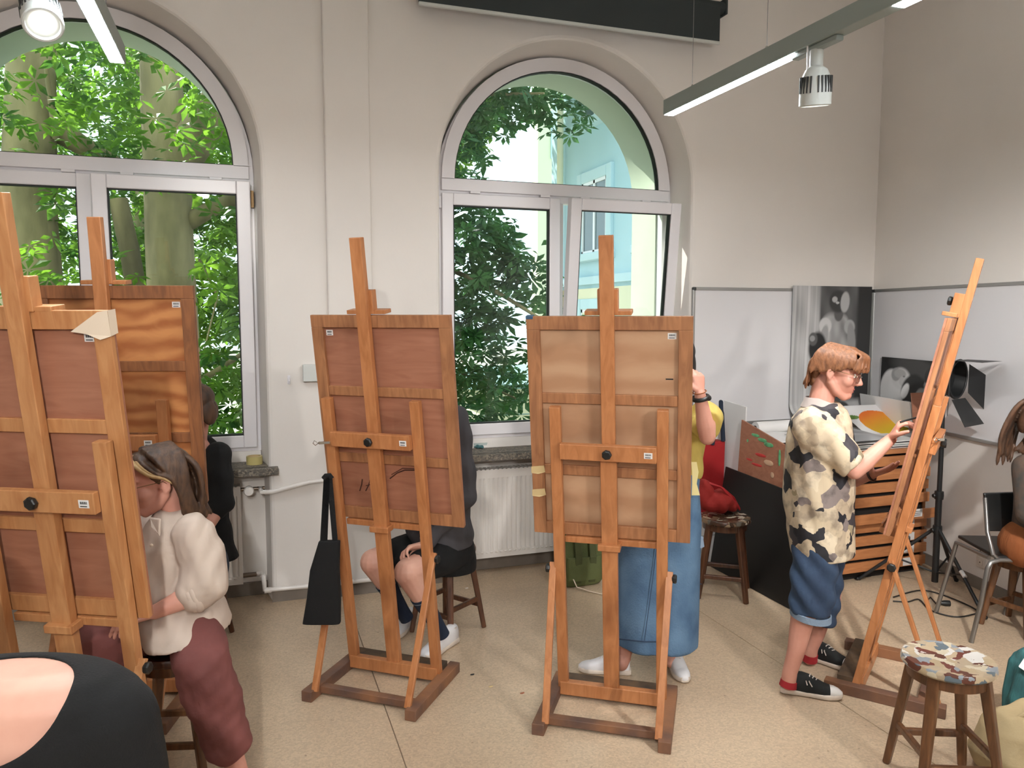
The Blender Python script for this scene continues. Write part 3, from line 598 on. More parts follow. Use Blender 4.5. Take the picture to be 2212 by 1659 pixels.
# leaf-shaded courtyard wing, facade parallel to Y
XF = 8.6; t = thing('courtyard_building', 'pale blue building wing with framed windows seen through the right window', 'building', (XF, 15, -.8)); o = V(XF, 15, -.8)
MB().box((XF, 9.5, -.8), (XF+8, 21.4, 12)).build('wall', 'facade_blue', t, off=o)
MB().box((XF-.12, 9.45, 2.55), (XF+.02, 21.45, 2.75)).build('string_course', 'facade_trim', t, off=o); MB().box((XF-.05, 9.45, -.8), (XF+.02, 21.45, 2.45)).build('plinth', 'facade_cream', t, off=o)
MB().tube([V(XF-.15, 20.4, -.8), V(XF-.15, 20.4, 12)], .09, 10).build('downpipe', 'facade_cream', t, off=o, smooth=50)
def far_window(Y0, Y1, Z0, Z1):
    w_ = MB(); b = .28; x0 = XF-.10
    w_.box((x0, Y0-b, Z0), (XF+.02, Y0, Z1+b)); w_.box((x0, Y1, Z0), (XF+.02, Y1+b, Z1+b)); w_.box((x0, Y0, Z1), (XF+.02, Y1, Z1+b)); w_.box((x0-.16, Y0-b-.1, Z0-.2), (XF+.02, Y1+b+.1, Z0))
    f = w_.build('window_surround', 'facade_trim', t, off=o, bevel=.03)
    MB().box((XF-.03, Y0, Z0), (XF-.01, Y1, Z1)).build('pane', 'win_dark', f, off=None if False else o)
    m = MB(); ym = (Y0+Y1)/2; m.box((XF-.06, ym-.05, Z0), (XF-.01, ym+.05, Z1))
    for a in (Y0, Y1-.08): m.box((XF-.06, a, Z0), (XF-.01, a+.08, Z1))
    for z in (Z0, Z1-.08): m.box((XF-.06, Y0, z), (XF-.01, Y1, z+.08))
    m.build('window_bars', 'upvc', f, off=o)
for Y0 in (10.6, 14.1, 17.6):
    for Z0, Z1 in ((.2, 1.9), (3.2, 5.2), (6.6, 8.6)): far_window(Y0, Y0+1.5, Z0+.15, Z1)
t = thing('cream_building', 'cream coloured building end seen between the leaves of the right window', 'building', (9, 30, -.8)); o = V(9, 30, -.8)
MB().box((10.3, 27, -.8), (16, 27.6, 14)).build('wall', 'facade_cream', t, off=o)
for z in (1.5, 4.5, 7.5): f = MB().box((10.8, 26.95, z), (11.8, 27.02, z+1.7)).build('window_surround', 'facade_trim', t, off=o); MB().box((10.9, 26.93, z+.1), (11.7, 26.96, z+1.6)).build('pane', 'win_dark', f, off=o)
t = thing('garden_shed', 'low cream outbuilding with a pale metal roof below the leaves of the right window', 'outbuilding', (4.3, 14, -.8)); o = V(4.3, 14, -.8)
MB().box((3.6, 12, -.8), (7.5, 16, .55)).build('wall', 'facade_cream', t, off=o); MB().prism([(3.4, .55), (7.7, .55), (7.7, .68), (3.4, .62)], 11.8, 16.2).build('roof', 'roof_tin', t, off=o)
for z in (-.2, .1, .33): MB().box((3.59, 11.985, z), (7.5, 12.0, z+.015)).build('siding_joint', 'roof_tin', t, off=o)
mb = MB(); rn = random.Random(8)
for _ in range(500): palmate(mb, V(rn.uniform(-2.4, 1.0), rn.uniform(6.0, 7.4), rn.uniform(-.8, .55)), .16, rn)
tag(mb.build('shrub_leaves', 'leaf'), 'low green shrub leaves along the foot of the left window', 'shrub', kind='stuff')
# ------------------------------------------------------------------ easels and drawing boards
EW, EU, EK, ET, ER1, ER2, ERS, EZ = .222, 1.33, 1.146, .585, .365, .135, .335, .06
def sticker(parent, M, w_=.034, h_=.025):
    o = MB().box((-w_/2, -.0008, -h_/2), (w_/2, 0, h_/2), M).build('barcode_sticker', 'paper_white', parent)
    m = MB(); x = -w_*.34
    for k in range(11):
        ww = (.0009, .0016, .0007)[k % 3]; m.box((x, -.0014, -h_*.02), (x+ww, -.0007, h_*.30), M); x += w_*.062
    m.box((-w_*.36, -.0014, -h_*.36), (w_*.3, -.0007, -h_*.24), M)
    m.build('barcode', 'ink', o)
    return o
def knob(parent, c, axis, r=.022, name='knob'):
    q = V(*axis).to_track_quat('Z', 'Y').to_matrix().to_4x4(); M = Matrix.Translation(V(*c)) @ q
    return MB().lathe([(.006, -.012), (.006, .0), (r*.8, .002), (r, .008), (r, .018), (r*.75, .022), (.0, .022)], 7, M).build(name, 'black_plastic', parent, bevel=.0015)
def easel(label, pose, top, wl='pine', skip=()):
    bx, by, th, ph, S = pose; t = thing('studio_easel', label, 'easel', (bx, by, 0), (0, 0, th), group='studio easels')
    sn, cs = math.sin(ph), math.cos(ph)
    def P(x, s, d=0): return V(x, -s*sn + d*cs, EZ + s*cs + d*sn)
    UPN = V(0, cs, sn); X_ = V(1, 0, 0)
    def vbar(name, x, s0, s1, w_, d0, d1, m, x0=None):
        return MB().bar(P(x, s0, (d0+d1)/2), P(x, s1, (d0+d1)/2), w_, abs(d1-d0), UPN).build(name, m, t, bevel=.0025)
    def hbar(name, x0, x1, s0, s1, d0, d1, m, par=None):
        a = P(x0, s0, d0); b = P(x1, s1, d1); mb = MB()
        vs = [P(x, s, d) for x in (x0, x1) for s in (s0, s1) for d in (d0, d1)]
        mb.add(vs, [(0,1,3,2),(4,6,7,5),(0,4,5,1),(2,3,7,6),(0,2,6,4),(1,5,7,3)])
        return mb.build(name, m, par or t, bevel=.0025)
    for sx in (-1, 1):
        x = sx*(EW+.038)
        MB().box((x-.026, -ER1, 0), (x+.026, ER2, .05)).build('foot_runner', 'runner_dirt', t, bevel=.003)
        MB().bar(P(sx*EW, -.035), P(sx*EW, EU), .046, .034, UPN).build('upright', wl, t, bevel=.0025)
        a = P(sx*(EW+.030), ET, -.012); b = V(sx*(EW+.012), -ERS, .04)
        MB().bar(a+(a-b).normalized()*.03, b, .018, .030, (1, 0, 0)).build('strut', wl, t, bevel=.0025)
        knob(t, P(sx*(EW+.04), ET, -.008), (sx, 0, 0), .02, 'hinge_knob')
    MB().box((-EW-.012, -.028, .018), (EW+.012, .012, .078)).build('lower_rail', wl, t, bevel=.003)
    MB().box((-EW-.02, .012, .03), (EW+.02, .085, .074)).build('foot_ledge', 'ledge_dirt', t, bevel=.003)
    MB().box((-EW-.012, -ER1+.075, .012), (EW+.012, -ER1+.115, .045)).build('rear_rail', 'runner_dirt' if wl == 'pine' else wl, t, bevel=.003)
    vbar('lower_post', 0, -.02, EK+.0, .068, -.016, .016, wl); vbar('mast', 0, .72, S, .056, -.006, .026, wl)
    hbar('crossbar', -EW+.022, EW-.022, EK-.034, EK+.034, -.044, -.017, wl)
    knob(t, P(0, EK, -.044), tuple(-UPN), .021)
    M = Matrix(((1, 0, 0, 0), (0, cs, -sn, 0), (0, sn, cs, 0), (0, 0, 0, 1)))
    sticker(t, Matrix.Translation(P(EW-.055, EK, -.0445)) @ M)
    hbar('tray_block', -.048, .048, top[0]-.035, top[0]-.008, -.036, .02, wl)
    hbar('tray', -.20, .20, top[0]-.032, top[0]-.004, .02, .085, wl)
    hbar('tray_lip', -.20, .20, top[0]-.004, top[0]+.012, .075, .085, wl)
    hbar('clamp_block', -.041, .041, top[1]+.006, top[1]+.11, .024, .066, wl)
    hbar('clamp_plate', -.095, .095, top[1]+.004, top[1]+.022, .03, .09, wl)
    knob(t, P(0, top[1]+.07, .066), tuple(UPN), .021, 'clamp_knob')
    return t
def board(label, pose, x0, x1, s0, s1, ply, stick=1, extra=None, bat='batten', mids=(.31, .64)):
    bx, by, th, ph, S = pose; sn, cs = math.sin(ph), math.cos(ph)
    c = V(0, -s0*sn + .030*cs, EZ + s0*cs + .030*sn); Rz = Matrix.Rotation(th, 4, 'Z')
    loc = V(bx, by, 0) + Rz @ (c + V((x0+x1)/2, 0, 0))
    t = thing('drawing_board', label, 'drawing board', loc, (ph, 0, th), group='drawing boards on easels')
    w_ = x1-x0; h = s1-s0; a = w_/2
    MB().box((-a+.002, .018, .002), (a-.002, .027, h-.002)).build('panel', ply, t)
    bw = .056
    def bt(name, lo, hi): return MB().box(lo, hi).build(name, bat, t, bevel=.002)
    bt('frame_rail', (-a, 0, h-bw), (a, .018, h)); bt('frame_rail', (-a+bw, 0, 0), (a-bw, .018, bw))
    bt('frame_stile', (-a, 0, 0), (-a+bw, .018, h-bw)); bt('frame_stile', (a-bw, 0, 0), (a, .018, h-bw))
    for z in mids: bt('batten', (-a+bw, 0.004, z*h-.022), (a-bw, .018, z*h+.022))
    if stick: sticker(t, Matrix.Translation(V(stick*(a-bw-.026), .0178, h-bw-.026)))
    if extra: extra(t, a, h, bw)
    return t
E3 = (1.523, 3.031, -.595, .172, 2.028); E2 = (.639, 3.608, -.658, .151, 2.043); E4 = (2.821, 2.878, .661, .205, 1.977); E1 = (-.528, 2.80, -.481, .135, 2.052); E5 = (-.535, 3.815, -.286, .085, 2.105)
TP = (.735, 1.705)
easel('wooden easel holding the pale plywood board, in front of the tilted window pane', E3, TP)
easel('wooden easel with a black cloth bag hung on its left side', E2, TP)
easel('wooden easel seen edge-on beside the standing person in the patterned shirt', E4, TP)
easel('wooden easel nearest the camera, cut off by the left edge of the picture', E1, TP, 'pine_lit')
easel('wooden easel standing closest to the left window', E5, (.85, 1.82))
def ex3(t, a, h, bw):
    MB().box((-a-.001, -.002, h-.012), (-a+.03, .03, h+.002)).build('blue_paint', 'blue_paint', t, bevel=.002)
    for z0 in (.30, .19): MB().add([(-a-.002, -.003, z0*h+.02), (-a+.055, -.003, z0*h+.028), (-a+.06, -.003, z0*h-.002), (-a+.03, -.006, z0*h-.012), (-a-.002, -.003, z0*h-.01)], [(0, 1, 2, 3, 4)]).build('tape_scrap', 'pale_tape', t)
    MB().box((a-bw-.05, .0165, h*.73), (a-bw-.02, .0182, h*.73+.005)).build('pencil_mark', 'ink', t)
board('pale plywood drawing board with tape scraps on its left edge', E3, -.340, .335, .735, 1.705, 'ply_pale', 1, ex3)
def ex2(t, a, h, bw):
    def stroke(pts, r): MB().tube([V(x, .0172, z) for x, z in pts], r, 6).build('charcoal_stroke', 'charcoal', t)
    stroke([(-.166, .191), (-.172, .165), (-.186, .132)], .0030); stroke([(-.154, .134), (-.135, .165), (-.122, .206), (-.122, .141)], .0028); stroke([(-.150, .160), (-.112, .172)], .002)
    stroke([(-.02, .205), (.02, .235), (.06, .252), (.13, .256)], .0032); stroke([(-.01, .225), (.05, .260), (.125, .262)], .002)
board('reddish plywood drawing board with charcoal strokes low on its back', E2, -.285, .400, .735, 1.705, 'ply_red', -1, ex2)
def ex1(t, a, h, bw):
    m = MB(); m.add([(a-.125, -.003, h-.062), (a-.03, -.004, h-.004), (a+.002, -.003, h+.001), (a+.003, -.003, h-.075), (a-.03, -.007, h-.085), (a-.075, -.005, h-.068)], [(0, 1, 2, 3, 4, 5)])
    m.add([(a+.003, -.003, h+.001), (a+.004, .03, h+.001), (a+.004, .03, h-.07), (a+.003, -.003, h-.075)], [(0, 1, 2, 3)]); m.build('masking_tape', 'masking_tape', t)
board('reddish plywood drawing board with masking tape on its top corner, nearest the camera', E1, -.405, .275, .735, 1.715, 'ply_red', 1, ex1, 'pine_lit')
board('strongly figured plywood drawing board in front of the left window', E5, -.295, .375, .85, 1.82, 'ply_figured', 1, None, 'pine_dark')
board('drawing board seen edge-on, being drawn on by the person in the patterned shirt', E4, -.335, .345, .735, 1.705, 'ply_red', 0)
# bolt with wing nut sticking out of the second easel's crossbar end
t = thing('metal_clip', 'small metal bulldog clip on the left side of the second easel', 'clip', Q(688, 957, 3.42)); MB().box((0, -.006, -.006), (.05, .006, .006)).build('jaw', 'chrome', t, bevel=.002); MB().tube([(.0, 0, .0), (-.018, 0, .012), (-.024, 0, 0), (-.014, 0, -.01), (0, 0, 0)], .002, 6).build('wire_handle', 'chrome', t)
t = thing('metal_clip', 'small metal bulldog clip on the edge-on easel near the lamp', 'clip', Q(2027, 950, 3.30)); MB().box((0, -.006, -.006), (.03, .006, .006)).build('jaw', 'chrome', t, bevel=.002); MB().tube([(.0, 0, .0), (-.018, 0, .012), (-.024, 0, 0), (-.014, 0, -.01), (0, 0, 0)], .002, 6).build('wire_handle', 'chrome', t)
# ------------------------------------------------------------------ stools
def stool(label, x, y, rz, H_=.50, seat='painted_seat', wd='stool_wood', r=.158):
    t = thing('wooden_stool', label, 'stool', (x, y, 0), (0, 0, rz), group='wooden studio stools')
    MB().lathe([(0, H_-.012), (r*.5, H_-.011), (r*.85, H_-.004), (r*.97, H_-.003), (r, H_-.012), (r, H_-.026), (r*.95, H_-.034), (0, H_-.034)], 40).build('seat', seat, t, smooth=35)
    m = MB(); r1, r2 = r*.86, r*.74; m.rings([[V(q*math.cos(a), q*math.sin(a), z) for a in (2*math.pi*k/36 for k in range(36))] for q, z in ((r1, H_-.034), (r1, H_-.075), (r2, H_-.075), (r2, H_-.034))], cap=False, close=True)
    m.build('apron', wd, t, smooth=40)
    tp = []
    for k in range(4):
        a = math.pi/2*k; d = V(math.cos(a), math.sin(a), 0); p = d*r*.76+V(0, 0, H_-.03); q = d*r*1.28
        MB().bar(p, q, .043, .036, (d.x, d.y, 0), .030, .026).build('leg', wd, t, bevel=.007, seg=3); tp.append((p, q))
    for k in range(4):
        f = .62 if k % 2 else .70; a = tp[k][0].lerp(tp[k][1], f); b = tp[(k+1) % 4][0].lerp(tp[(k+1) % 4][1], f); MB().bar(a, b, .02, .026).build('stretcher', wd, t, bevel=.004)
    return t
stool('paint splattered wooden stool standing empty at the lower right', 2.405, 2.06, R(22), .50)
stool('paint stained wooden stool with a red bag behind the denim skirt', 2.80, 4.04, R(8), .50, 'painted_seat_dark', 'stool_dark')
stool('dark wooden stool under the person in the grey top', 1.02, 4.06, R(-10), .48, 'stool_dark', 'stool_dark')
stool('brown wooden stool under the person in the beige shirt', -.30, 3.16, R(30), .48, 'stool_dark', 'stool_wood')
stool('wooden stool with thick legs at the right edge behind the metal chair', 4.05, 3.04, R(52), .43, 'stool_wood', 'stool_wood', .14)
stool('wooden stool under the person in black by the left window', -.32, 4.38, R(10), .48, 'stool_dark', 'stool_dark')
# ------------------------------------------------------------------ plan chest with papers
CX0, CX1, CY0, CY1, CZ = 3.27, 4.33, 3.93, 4.62, .87
t = thing('plan_chest', 'wooden plan chest with wide shallow drawers in the corner', 'plan chest', (CX0, CY0, 0)); L_ = CX1-CX0
MB().box((.012, .03, .05), (L_-.012, CY1-CY0, CZ-.03)).build('carcass', 'drawer_gap', t)
MB().box((0, .02, .045), (.02, CY1-CY0, CZ-.03)).build('side_panel', 'drawer_front', t); MB().box((L_-.02, .02, .045), (L_, CY1-CY0, CZ-.03)).build('side_panel', 'drawer_front', t)
MB().box((-.01, -.01, CZ-.03), (L_+.01, CY1-CY0, CZ)).build('top', 'drawer_front', t, bevel=.003)
MB().box((.03, .06, 0), (L_-.03, CY1-CY0-.05, .05)).build('plinth', 'drawer_gap', t)
N_ = 9; dz = (CZ-.03-.06)/N_; rnd = random.Random(3)
for k in range(N_):
    z = .06+k*dz; outw = {4: .06, 3: .0, 5: .012}.get(k, rnd.uniform(0, .012)); sag = .012 if k == 4 else 0
    d = MB().box((.004+(.045 if k == 4 else 0), -outw-.004, z+.006-sag), (L_-.004+(.04 if k == 4 else 0), -outw+.016, z+dz-.016-sag)).build('drawer', 'drawer_front', t, bevel=.003)
    MB().box((L_-.20, -outw-.0055, z+.012), (L_-.115, -outw-.004, z+dz-.022)).build('label_card', 'paper_white', d)
    m = MB()
    for q in range(3): m.box((L_-.19, -outw-.0062, z+.022+q*.012), (L_-.13+q*.004, -outw-.0054, z+.025+q*.012))
    m.build('lettering', 'ink' if k in (4, 5) else 'paper_white', d)
rnd = random.Random(7)
def sheet(label, cx, cy, z, w_, d_, rz, col, fn=None, wav=.006, grp=None):
    n, m_ = (96, 72) if fn else (22, 18); M = Matrix.Translation(V(cx, cy, z)) @ Matrix.Rotation(rz, 4, 'Z'); vs = []; sd_ = rnd.random()*9
    for j in range(m_+1):
        for i in range(n+1):
            u, v = i/n-.5, j/m_-.5; vs.append(V(u*w_, v*d_, wav*(1+math.sin(u*7+sd_)*math.cos(v*5+sd_*2))))
    fs = [(j*(n+1)+i, j*(n+1)+i+1, (j+1)*(n+1)+i+1, (j+1)*(n+1)+i) for j in range(m_) for i in range(n)]
    mb = MB().add(vs, fs); o = mb.build('paper_sheet', 'print' if fn else col, None, smooth=60); o.matrix_world = M
    sol = o.modifiers.new('thick', 'SOLIDIFY'); sol.thickness = .0012
    if fn: paint(o, fn)
    return tag(o, label, 'paper', grp or 'papers on the plan chest')
def soft(x, a, b): return np.clip((x-a)/(b-a), 0, 1)
def grey_print(co):
    x, y = co[:, 0], co[:, 1]; g = .62+.18*np.sin(x*14+np.sin(y*11)*2)*np.cos(y*9-x*5); g = np.where((np.abs(x) > .30) | (np.abs(y) > .22), .62, g); return np.stack([g, g, g*1.03], 1)*.75
def pear_print(co):
    x, y = co[:, 0], co[:, 1]; c = np.tile(np.array(lin((222, 220, 220))), (len(x), 1)); r_ = ((x-.05)/.19)**2+((y+.02)/.15)**2
    pear = np.stack([.62+.1*soft(y, -.1, .1), .16+.3*soft(-y+.4*x, -.1, .15), .02+0*x], 1); c = np.where((r_ < 1)[:, None], pear, c)
    lf = ((x+.17)/.06)**2+((y-.06)/.025)**2 < 1; return np.where(lf[:, None], np.array(lin((96, 128, 62))), c)
for k in range(7):
    o = MB().box((-.46+rnd.uniform(-.03, .03), -.31, 0), (.46, .31, .006)).build('portfolio', ['paper_white', 'black_board', 'paper_white', 'lamp_grey'][k % 4]); o.location = (3.82+rnd.uniform(-.03, .03), 4.26, CZ+.001+k*.0068); o.rotation_euler = (0, 0, rnd.uniform(-.03, .03))
    tag(o, ['white', 'black', 'off-white', 'grey'][k % 4]+' flat portfolio in the pile on the plan chest, number %s from the top' % ['seven', 'six', 'five', 'four', 'three', 'two', 'one'][k], 'portfolio', 'portfolios on the plan chest')
sheet('crumpled sheet with a soft grey pencil drawing on top of the paper pile', 3.78, 4.14, CZ+.055, .62, .42, .10, None, grey_print, .012)
sheet('blank white sheet lying towards the left end of the plan chest', 3.44, 4.30, CZ+.056, .30, .44, -.2, 'paper_white', None, .006)
o = sheet('white sheet with an orange and red pear painting leaning behind the drawing hand', 4.05, 4.46, CZ+.17, .42, .40, .02, None, pear_print, .002); o.matrix_world = Matrix.Translation(V(4.29, 4.37, CZ+.115)) @ Matrix.Rotation(R(29), 4, 'X')
t = thing('paper_roll', 'thick roll of white paper lying on the left end of the plan chest', 'paper roll', (3.35, 4.50, CZ+.095)); MB().tube([(0, 0, 0), (.5, .02, 0)], .042, 20).build('roll', 'paper_white', t, smooth=40); MB().tube([(-.004, 0, 0), (.006, 0, 0)], .016, 14).build('core', 'ink', t)
# brown cardboard sheet behind the edge-on easel
o = MB().box((-.10, -.004, 0), (.10, .004, .30)).build('cardboard_panel', 'ply_red'); o.location = (4.34, 3.97, CZ+.06); o.rotation_euler = (R(-10), 0, R(-6)); tag(o, 'brown board leaning on the papers behind the lamp stand', 'board')
# ------------------------------------------------------------------ whiteboards and drawings
def wb(label, p, q, n_in, z0, z1):
    p, q, n_in = V(*p), V(*q), V(*n_in); d = (q-p).normalized(); L_ = (q-p).length; t = thing('whiteboard', label, 'whiteboard', p+V(0, 0, z0)); M = Matrix((( d.x, -n_in.x, 0, 0), (d.y, -n_in.y, 0, 0), (0, 0, 1, 0), (0, 0, 0, 1))); h = z1-z0
    MB().box((.01, -.016, .01), (L_-.01, -.002, h-.01), M).build('surface', 'whiteboard', t)
    for nm, lo, hi in (('frame_rail', (.018, -.024, 0), (L_-.018, -.001, .022)), ('frame_rail', (.018, -.024, h-.022), (L_-.018, -.001, h)), ('frame_stile', (0, -.024, .018), (.02, -.001, h-.018)), ('frame_stile', (L_-.02, -.024, .018), (L_, -.001, h-.018))): MB().box(lo, hi, M).build(nm, 'aluminium', t, bevel=.003)
    for x in (0, L_-.026):
        for z in (0, h-.026): MB().box((x, -.026, z), (x+.026, -.001, z+.026), M).build('corner_cap', 'lamp_slot', t, bevel=.006)
    return t
wb('whiteboard beside the right window carrying the tall figure drawing', (3.015, YW, 0), (CORNER.x-.02, YW, 0), (0, -1, 0), .945, 1.95)
a_ = CORNER+WDIR*.03; b_ = CORNER+WDIR*1.62; wb('whiteboard on the right wall carrying the black and white print', a_, b_, -WN, .945, 1.95)
def drawing(label, name, O, ex, ez, w_, h, fn, curl=0, n_=None, nx=120, nz=180):
    ex, ez = V(*ex).normalized(), V(*ez).normalized(); n_ = V(*n_); vs = []; cols = []
    for j in range(nz+1):
        for i in range(nx+1):
            u, v = i/nx, j/nz; k = max(0, (.12-v)/.12)**2*curl + .004+.003*math.sin(u*5+v*3); vs.append(V(*O)+ex*u*w_+ez*v*h+n_*k)
    fs = [(j*(nx+1)+i, j*(nx+1)+i+1, (j+1)*(nx+1)+i+1, (j+1)*(nx+1)+i) for j in range(nz) for i in range(nx)]
    o = V(*O); mb = MB().add([p-o for p in vs], fs); ob = mb.build(name, 'print', None, smooth=60); ob.location = O
    uu, vv = np.meshgrid(np.linspace(0, 1, nx+1), np.linspace(0, 1, nz+1)); g = fn(uu.ravel(), vv.ravel()); paint(ob, lambda co: np.stack([g, g, g], 1)*np.array([1, .99, .985]))
    s = ob.modifiers.new('thick', 'SOLIDIFY'); s.thickness = .001
    return tag(ob, label, 'drawing')
def E_(u, v, cu, cv, ru, rv, rot=0, s=.25):
    x, y = u-cu, v-cv; c, s_ = math.cos(rot), math.sin(rot); a, b = (x*c+y*s_)/ru, (-x*s_+y*c)/rv; return np.clip((1+s-np.sqrt(a*a+b*b))/s/1.0, 0, 1)
def over(g, m, val): return g*(1-m)+val*m
def noise2(u, v, f, s): return (np.sin(u*f+s)*np.sin(v*f*1.3+s*2)+np.sin(u*f*2.3+v*f*1.7+s*3)*.6+np.sin(u*f*4.1-v*f*.9+s)*.3)/1.9
def figure(u, v):
    rs = np.random.RandomState(3); cl = np.convolve(rs.rand(160), np.ones(3)/3, 'same'); g = .46+.34*(np.interp(u+.012*np.sin(v*5), np.linspace(0, 1, 160), cl)-.5)+.08*noise2(u, v, 9, 1)
    g = over(g, soft(u, .33, .36), .10+.05*noise2(u, v, 11, 2)); g = over(g, soft(u, .80, .84), .028)
    g = over(g, soft(.13-v+.05*(u-.5), 0, .04)*soft(u, .3, .34), .40+.06*noise2(u, v, 12, 5))          # floor
    g = over(g, soft(.05-v, 0, .02), .07)
    g = over(g, E_(u, v, .50, .60, .15, .17, .1), .42+.14*noise2(u, v, 14, 3)); g = over(g, E_(u, v, .61, .62, .12, .15, -.1), .30+.16*noise2(u, v, 15, 7))  # torso
    g = over(g, E_(u, v, .42, .70, .07, .055), .55); g = over(g, E_(u, v, .73, .69, .06, .05), .36); g = over(g, E_(u, v, .40, .60, .045, .10, -.35), .33); g = over(g, E_(u, v, .76, .60, .045, .11, .2), .26)
    g = over(g, E_(u, v, .585, .79, .05, .05), .10); g = over(g, E_(u, v, .58, .885, .105, .075), .045); g = over(g, E_(u, v, .66, .88, .05, .07, -.15), .40); g = over(g, E_(u, v, .53, .90, .03, .02), .42); g = over(g, E_(u, v, .565, .875, .02, .008), .5)   # hair, face
    g = over(g, E_(u, v, .33, .53, .10, .11), .02); g = over(g, E_(u, v, .27, .60, .05, .045), .10); g = over(g, E_(u, v, .26, .605, .03, .02), .30)                     # arm rest
    g = over(g, E_(u, v, .50, .44, .17, .10), .16+.1*noise2(u, v, 12, 4)); g = over(g, E_(u, v, .44, .33, .16, .09, .3), .12); g = over(g, E_(u, v, .34, .29, .11, .12), .30); g = over(g, E_(u, v, .36, .28, .085, .10), .10)
    g = over(g, E_(u, v, .58, .22, .07, .16), .06); g = over(g, E_(u, v, .63, .085, .10, .03), .05)
    return np.clip(g, .015, .8)
drawing('tall charcoal figure drawing pinned to the whiteboard behind the standing person', 'figure_drawing', PY(1703, 905, YW-.03), (1, 0, 0), (0, 0, 1), PY(1872, 800, YW-.03).x-PY(1703, 800, YW-.03).x, 1.945-PY(1703, 912, YW-.03).z, figure, .10, (0, -1, 0))
def sitter(u, v):
    g = .014+.01*noise2(u, v, 7, 1); g = over(g, E_(u, v, .62, .86, .3, .12, -.2, .8), .07)
    g = over(g, soft(.30-v-.10*u, 0, .02)*soft(u, .06, .1), .66); g = over(g, E_(u, v, .20, .38, .20, .40, 0, .12), .64); g = over(g, E_(u, v, .36, .66, .14, .16, .2, .3), .58); g = over(g, E_(u, v, .27, .72, .07, .10), .32); g = over(g, E_(u, v, .34, .74, .09, .07), .40); g = over(g, E_(u, v, .40, .62, .06, .08), .50); g = over(g, E_(u, v, .41, .70, .02, .01), .2)
    g = over(g, E_(u, v, .56, .50, .16, .24, -.3, .2), .03); g = over(g, E_(u, v, .44, .46, .05, .12, -.3, .3), .72); g = over(g, E_(u, v, .72, .36, .10, .17, 0, .2), .22); g = over(g, E_(u, v, .80, .44, .035, .12, .2, .3), .50); g = over(g, E_(u, v, .58, .20, .16, .07, -.4, .2), .55); g = over(g, E_(u, v, .90, .66, .14, .07, .5, .3), .30)
    return np.clip(g, .01, .8)
W0 = CORNER+WDIR*.16-WN*.028; d2 = WDIR
def onwall(x, y): d = ray(x, y); n = np.array(WN); k = float((np.array(CORNER-WN*.03)-_c)@n)/float(d@n); return Vector(_c+d*k)
pa, pb = onwall(1901, 895), onwall(2012, 905); drawing('black and white print of a leaning sitter on the right wall whiteboard', 'figure_print', V(pa.x, pa.y, onwall(1901, 893).z), WDIR, (0, 0, 1), (V(pb.x, pb.y, 0)-V(pa.x, pa.y, 0)).length*1.12, onwall(1901, 770).z-onwall(1901, 893).z, sitter, 0, tuple(-WN), 110, 110)
o = MB().box((-.30, -.003, 0), (.30, .003, .19)).build('paper_sheet', 'paper_white'); o.location = CORNER+WDIR*.42-WN*.12+V(0, 0, CZ+.09); o.rotation_euler = (R(-10), 0, math.atan2(WDIR.y, WDIR.x)+math.pi); tag(o, 'large blank white sheet curling against the right wall whiteboard', 'paper', 'papers on the plan chest')
# ------------------------------------------------------------------ boards leaning left of the plan chest
def leaning(name, label, cat, pts, th_, m):
    """four floor/top corners in order bottom-near, bottom-far, top-far, top-near"""
    pts = [V(*p) for p in pts]; n = (pts[1]-pts[0]).cross(pts[3]-pts[0]).normalized(); o = pts[0]
    mb = MB().add([p-o for p in pts]+[p-o+n*th_ for p in pts], [(0,1,2,3),(7,6,5,4),(0,4,5,1),(1,5,6,2),(2,6,7,3),(3,7,4,0)]); ob = mb.build(name, m, None, bevel=.002); ob.location = o
    return tag(ob, label, cat)
leaning('black_portfolio_board', 'large black board leaning beside the plan chest behind the stool', 'board', [(3.03, 3.62, 0), (3.03, 4.52, 0), (3.14, 4.52, .70), (3.14, 3.62, .66)], -.012, 'black_board')
bb = leaning('palette_board', 'brown paint smeared board standing behind the black board', 'board', [(3.17, 3.78, .26), (3.17, 4.44, .40), (3.235, 4.48, 1.03), (3.235, 3.82, .88)], -.015, 'ply_red')
def dab(pts, m): 
    mb = MB(); c = V(3.20, 0, 0); n = V(-.99, 0, .1)
    for y, z, a, b in pts:
        x = 3.17+(z-.33)*.103-.0175; mb.ell((x, y, z), (.003, a, b), n=12, m=6)
    o = mb.build('paint_smear', m, bb, smooth=60, off=V(3.17, 3.78, .26)); return o
mat('paint_green', (96, 168, 118), .4, var=.3, scale=30); mat('paint_pink', (196, 58, 56), .5); mat('paint_cream', (206, 168, 138), .5)
dab([(4.32, .945, .05, .013), (4.24, .925, .05, .014), (4.17, .905, .05, .016)], 'paint_green'); dab([(4.39, .89, .014, .022)], 'paint_green'); dab([(4.36, .775, .05, .010), (4.27, .755, .06, .010)], 'paint_pink'); dab([(4.24, .825, .06, .012)], 'paint_pink'); dab([(4.15, .79, .05, .02), (4.10, .72, .02, .02)], 'paint_cream'); dab([(4.05, .84, .012, .06)], 'paint_green')
leaning('white_panel', 'white panel standing on edge between the red bag and the brown board', 'board', [(3.225, 4.46, 0), (3.225, 4.72, 0), (3.25, 4.72, 1.14), (3.25, 4.46, 1.12)], -.01, 'paper_white')
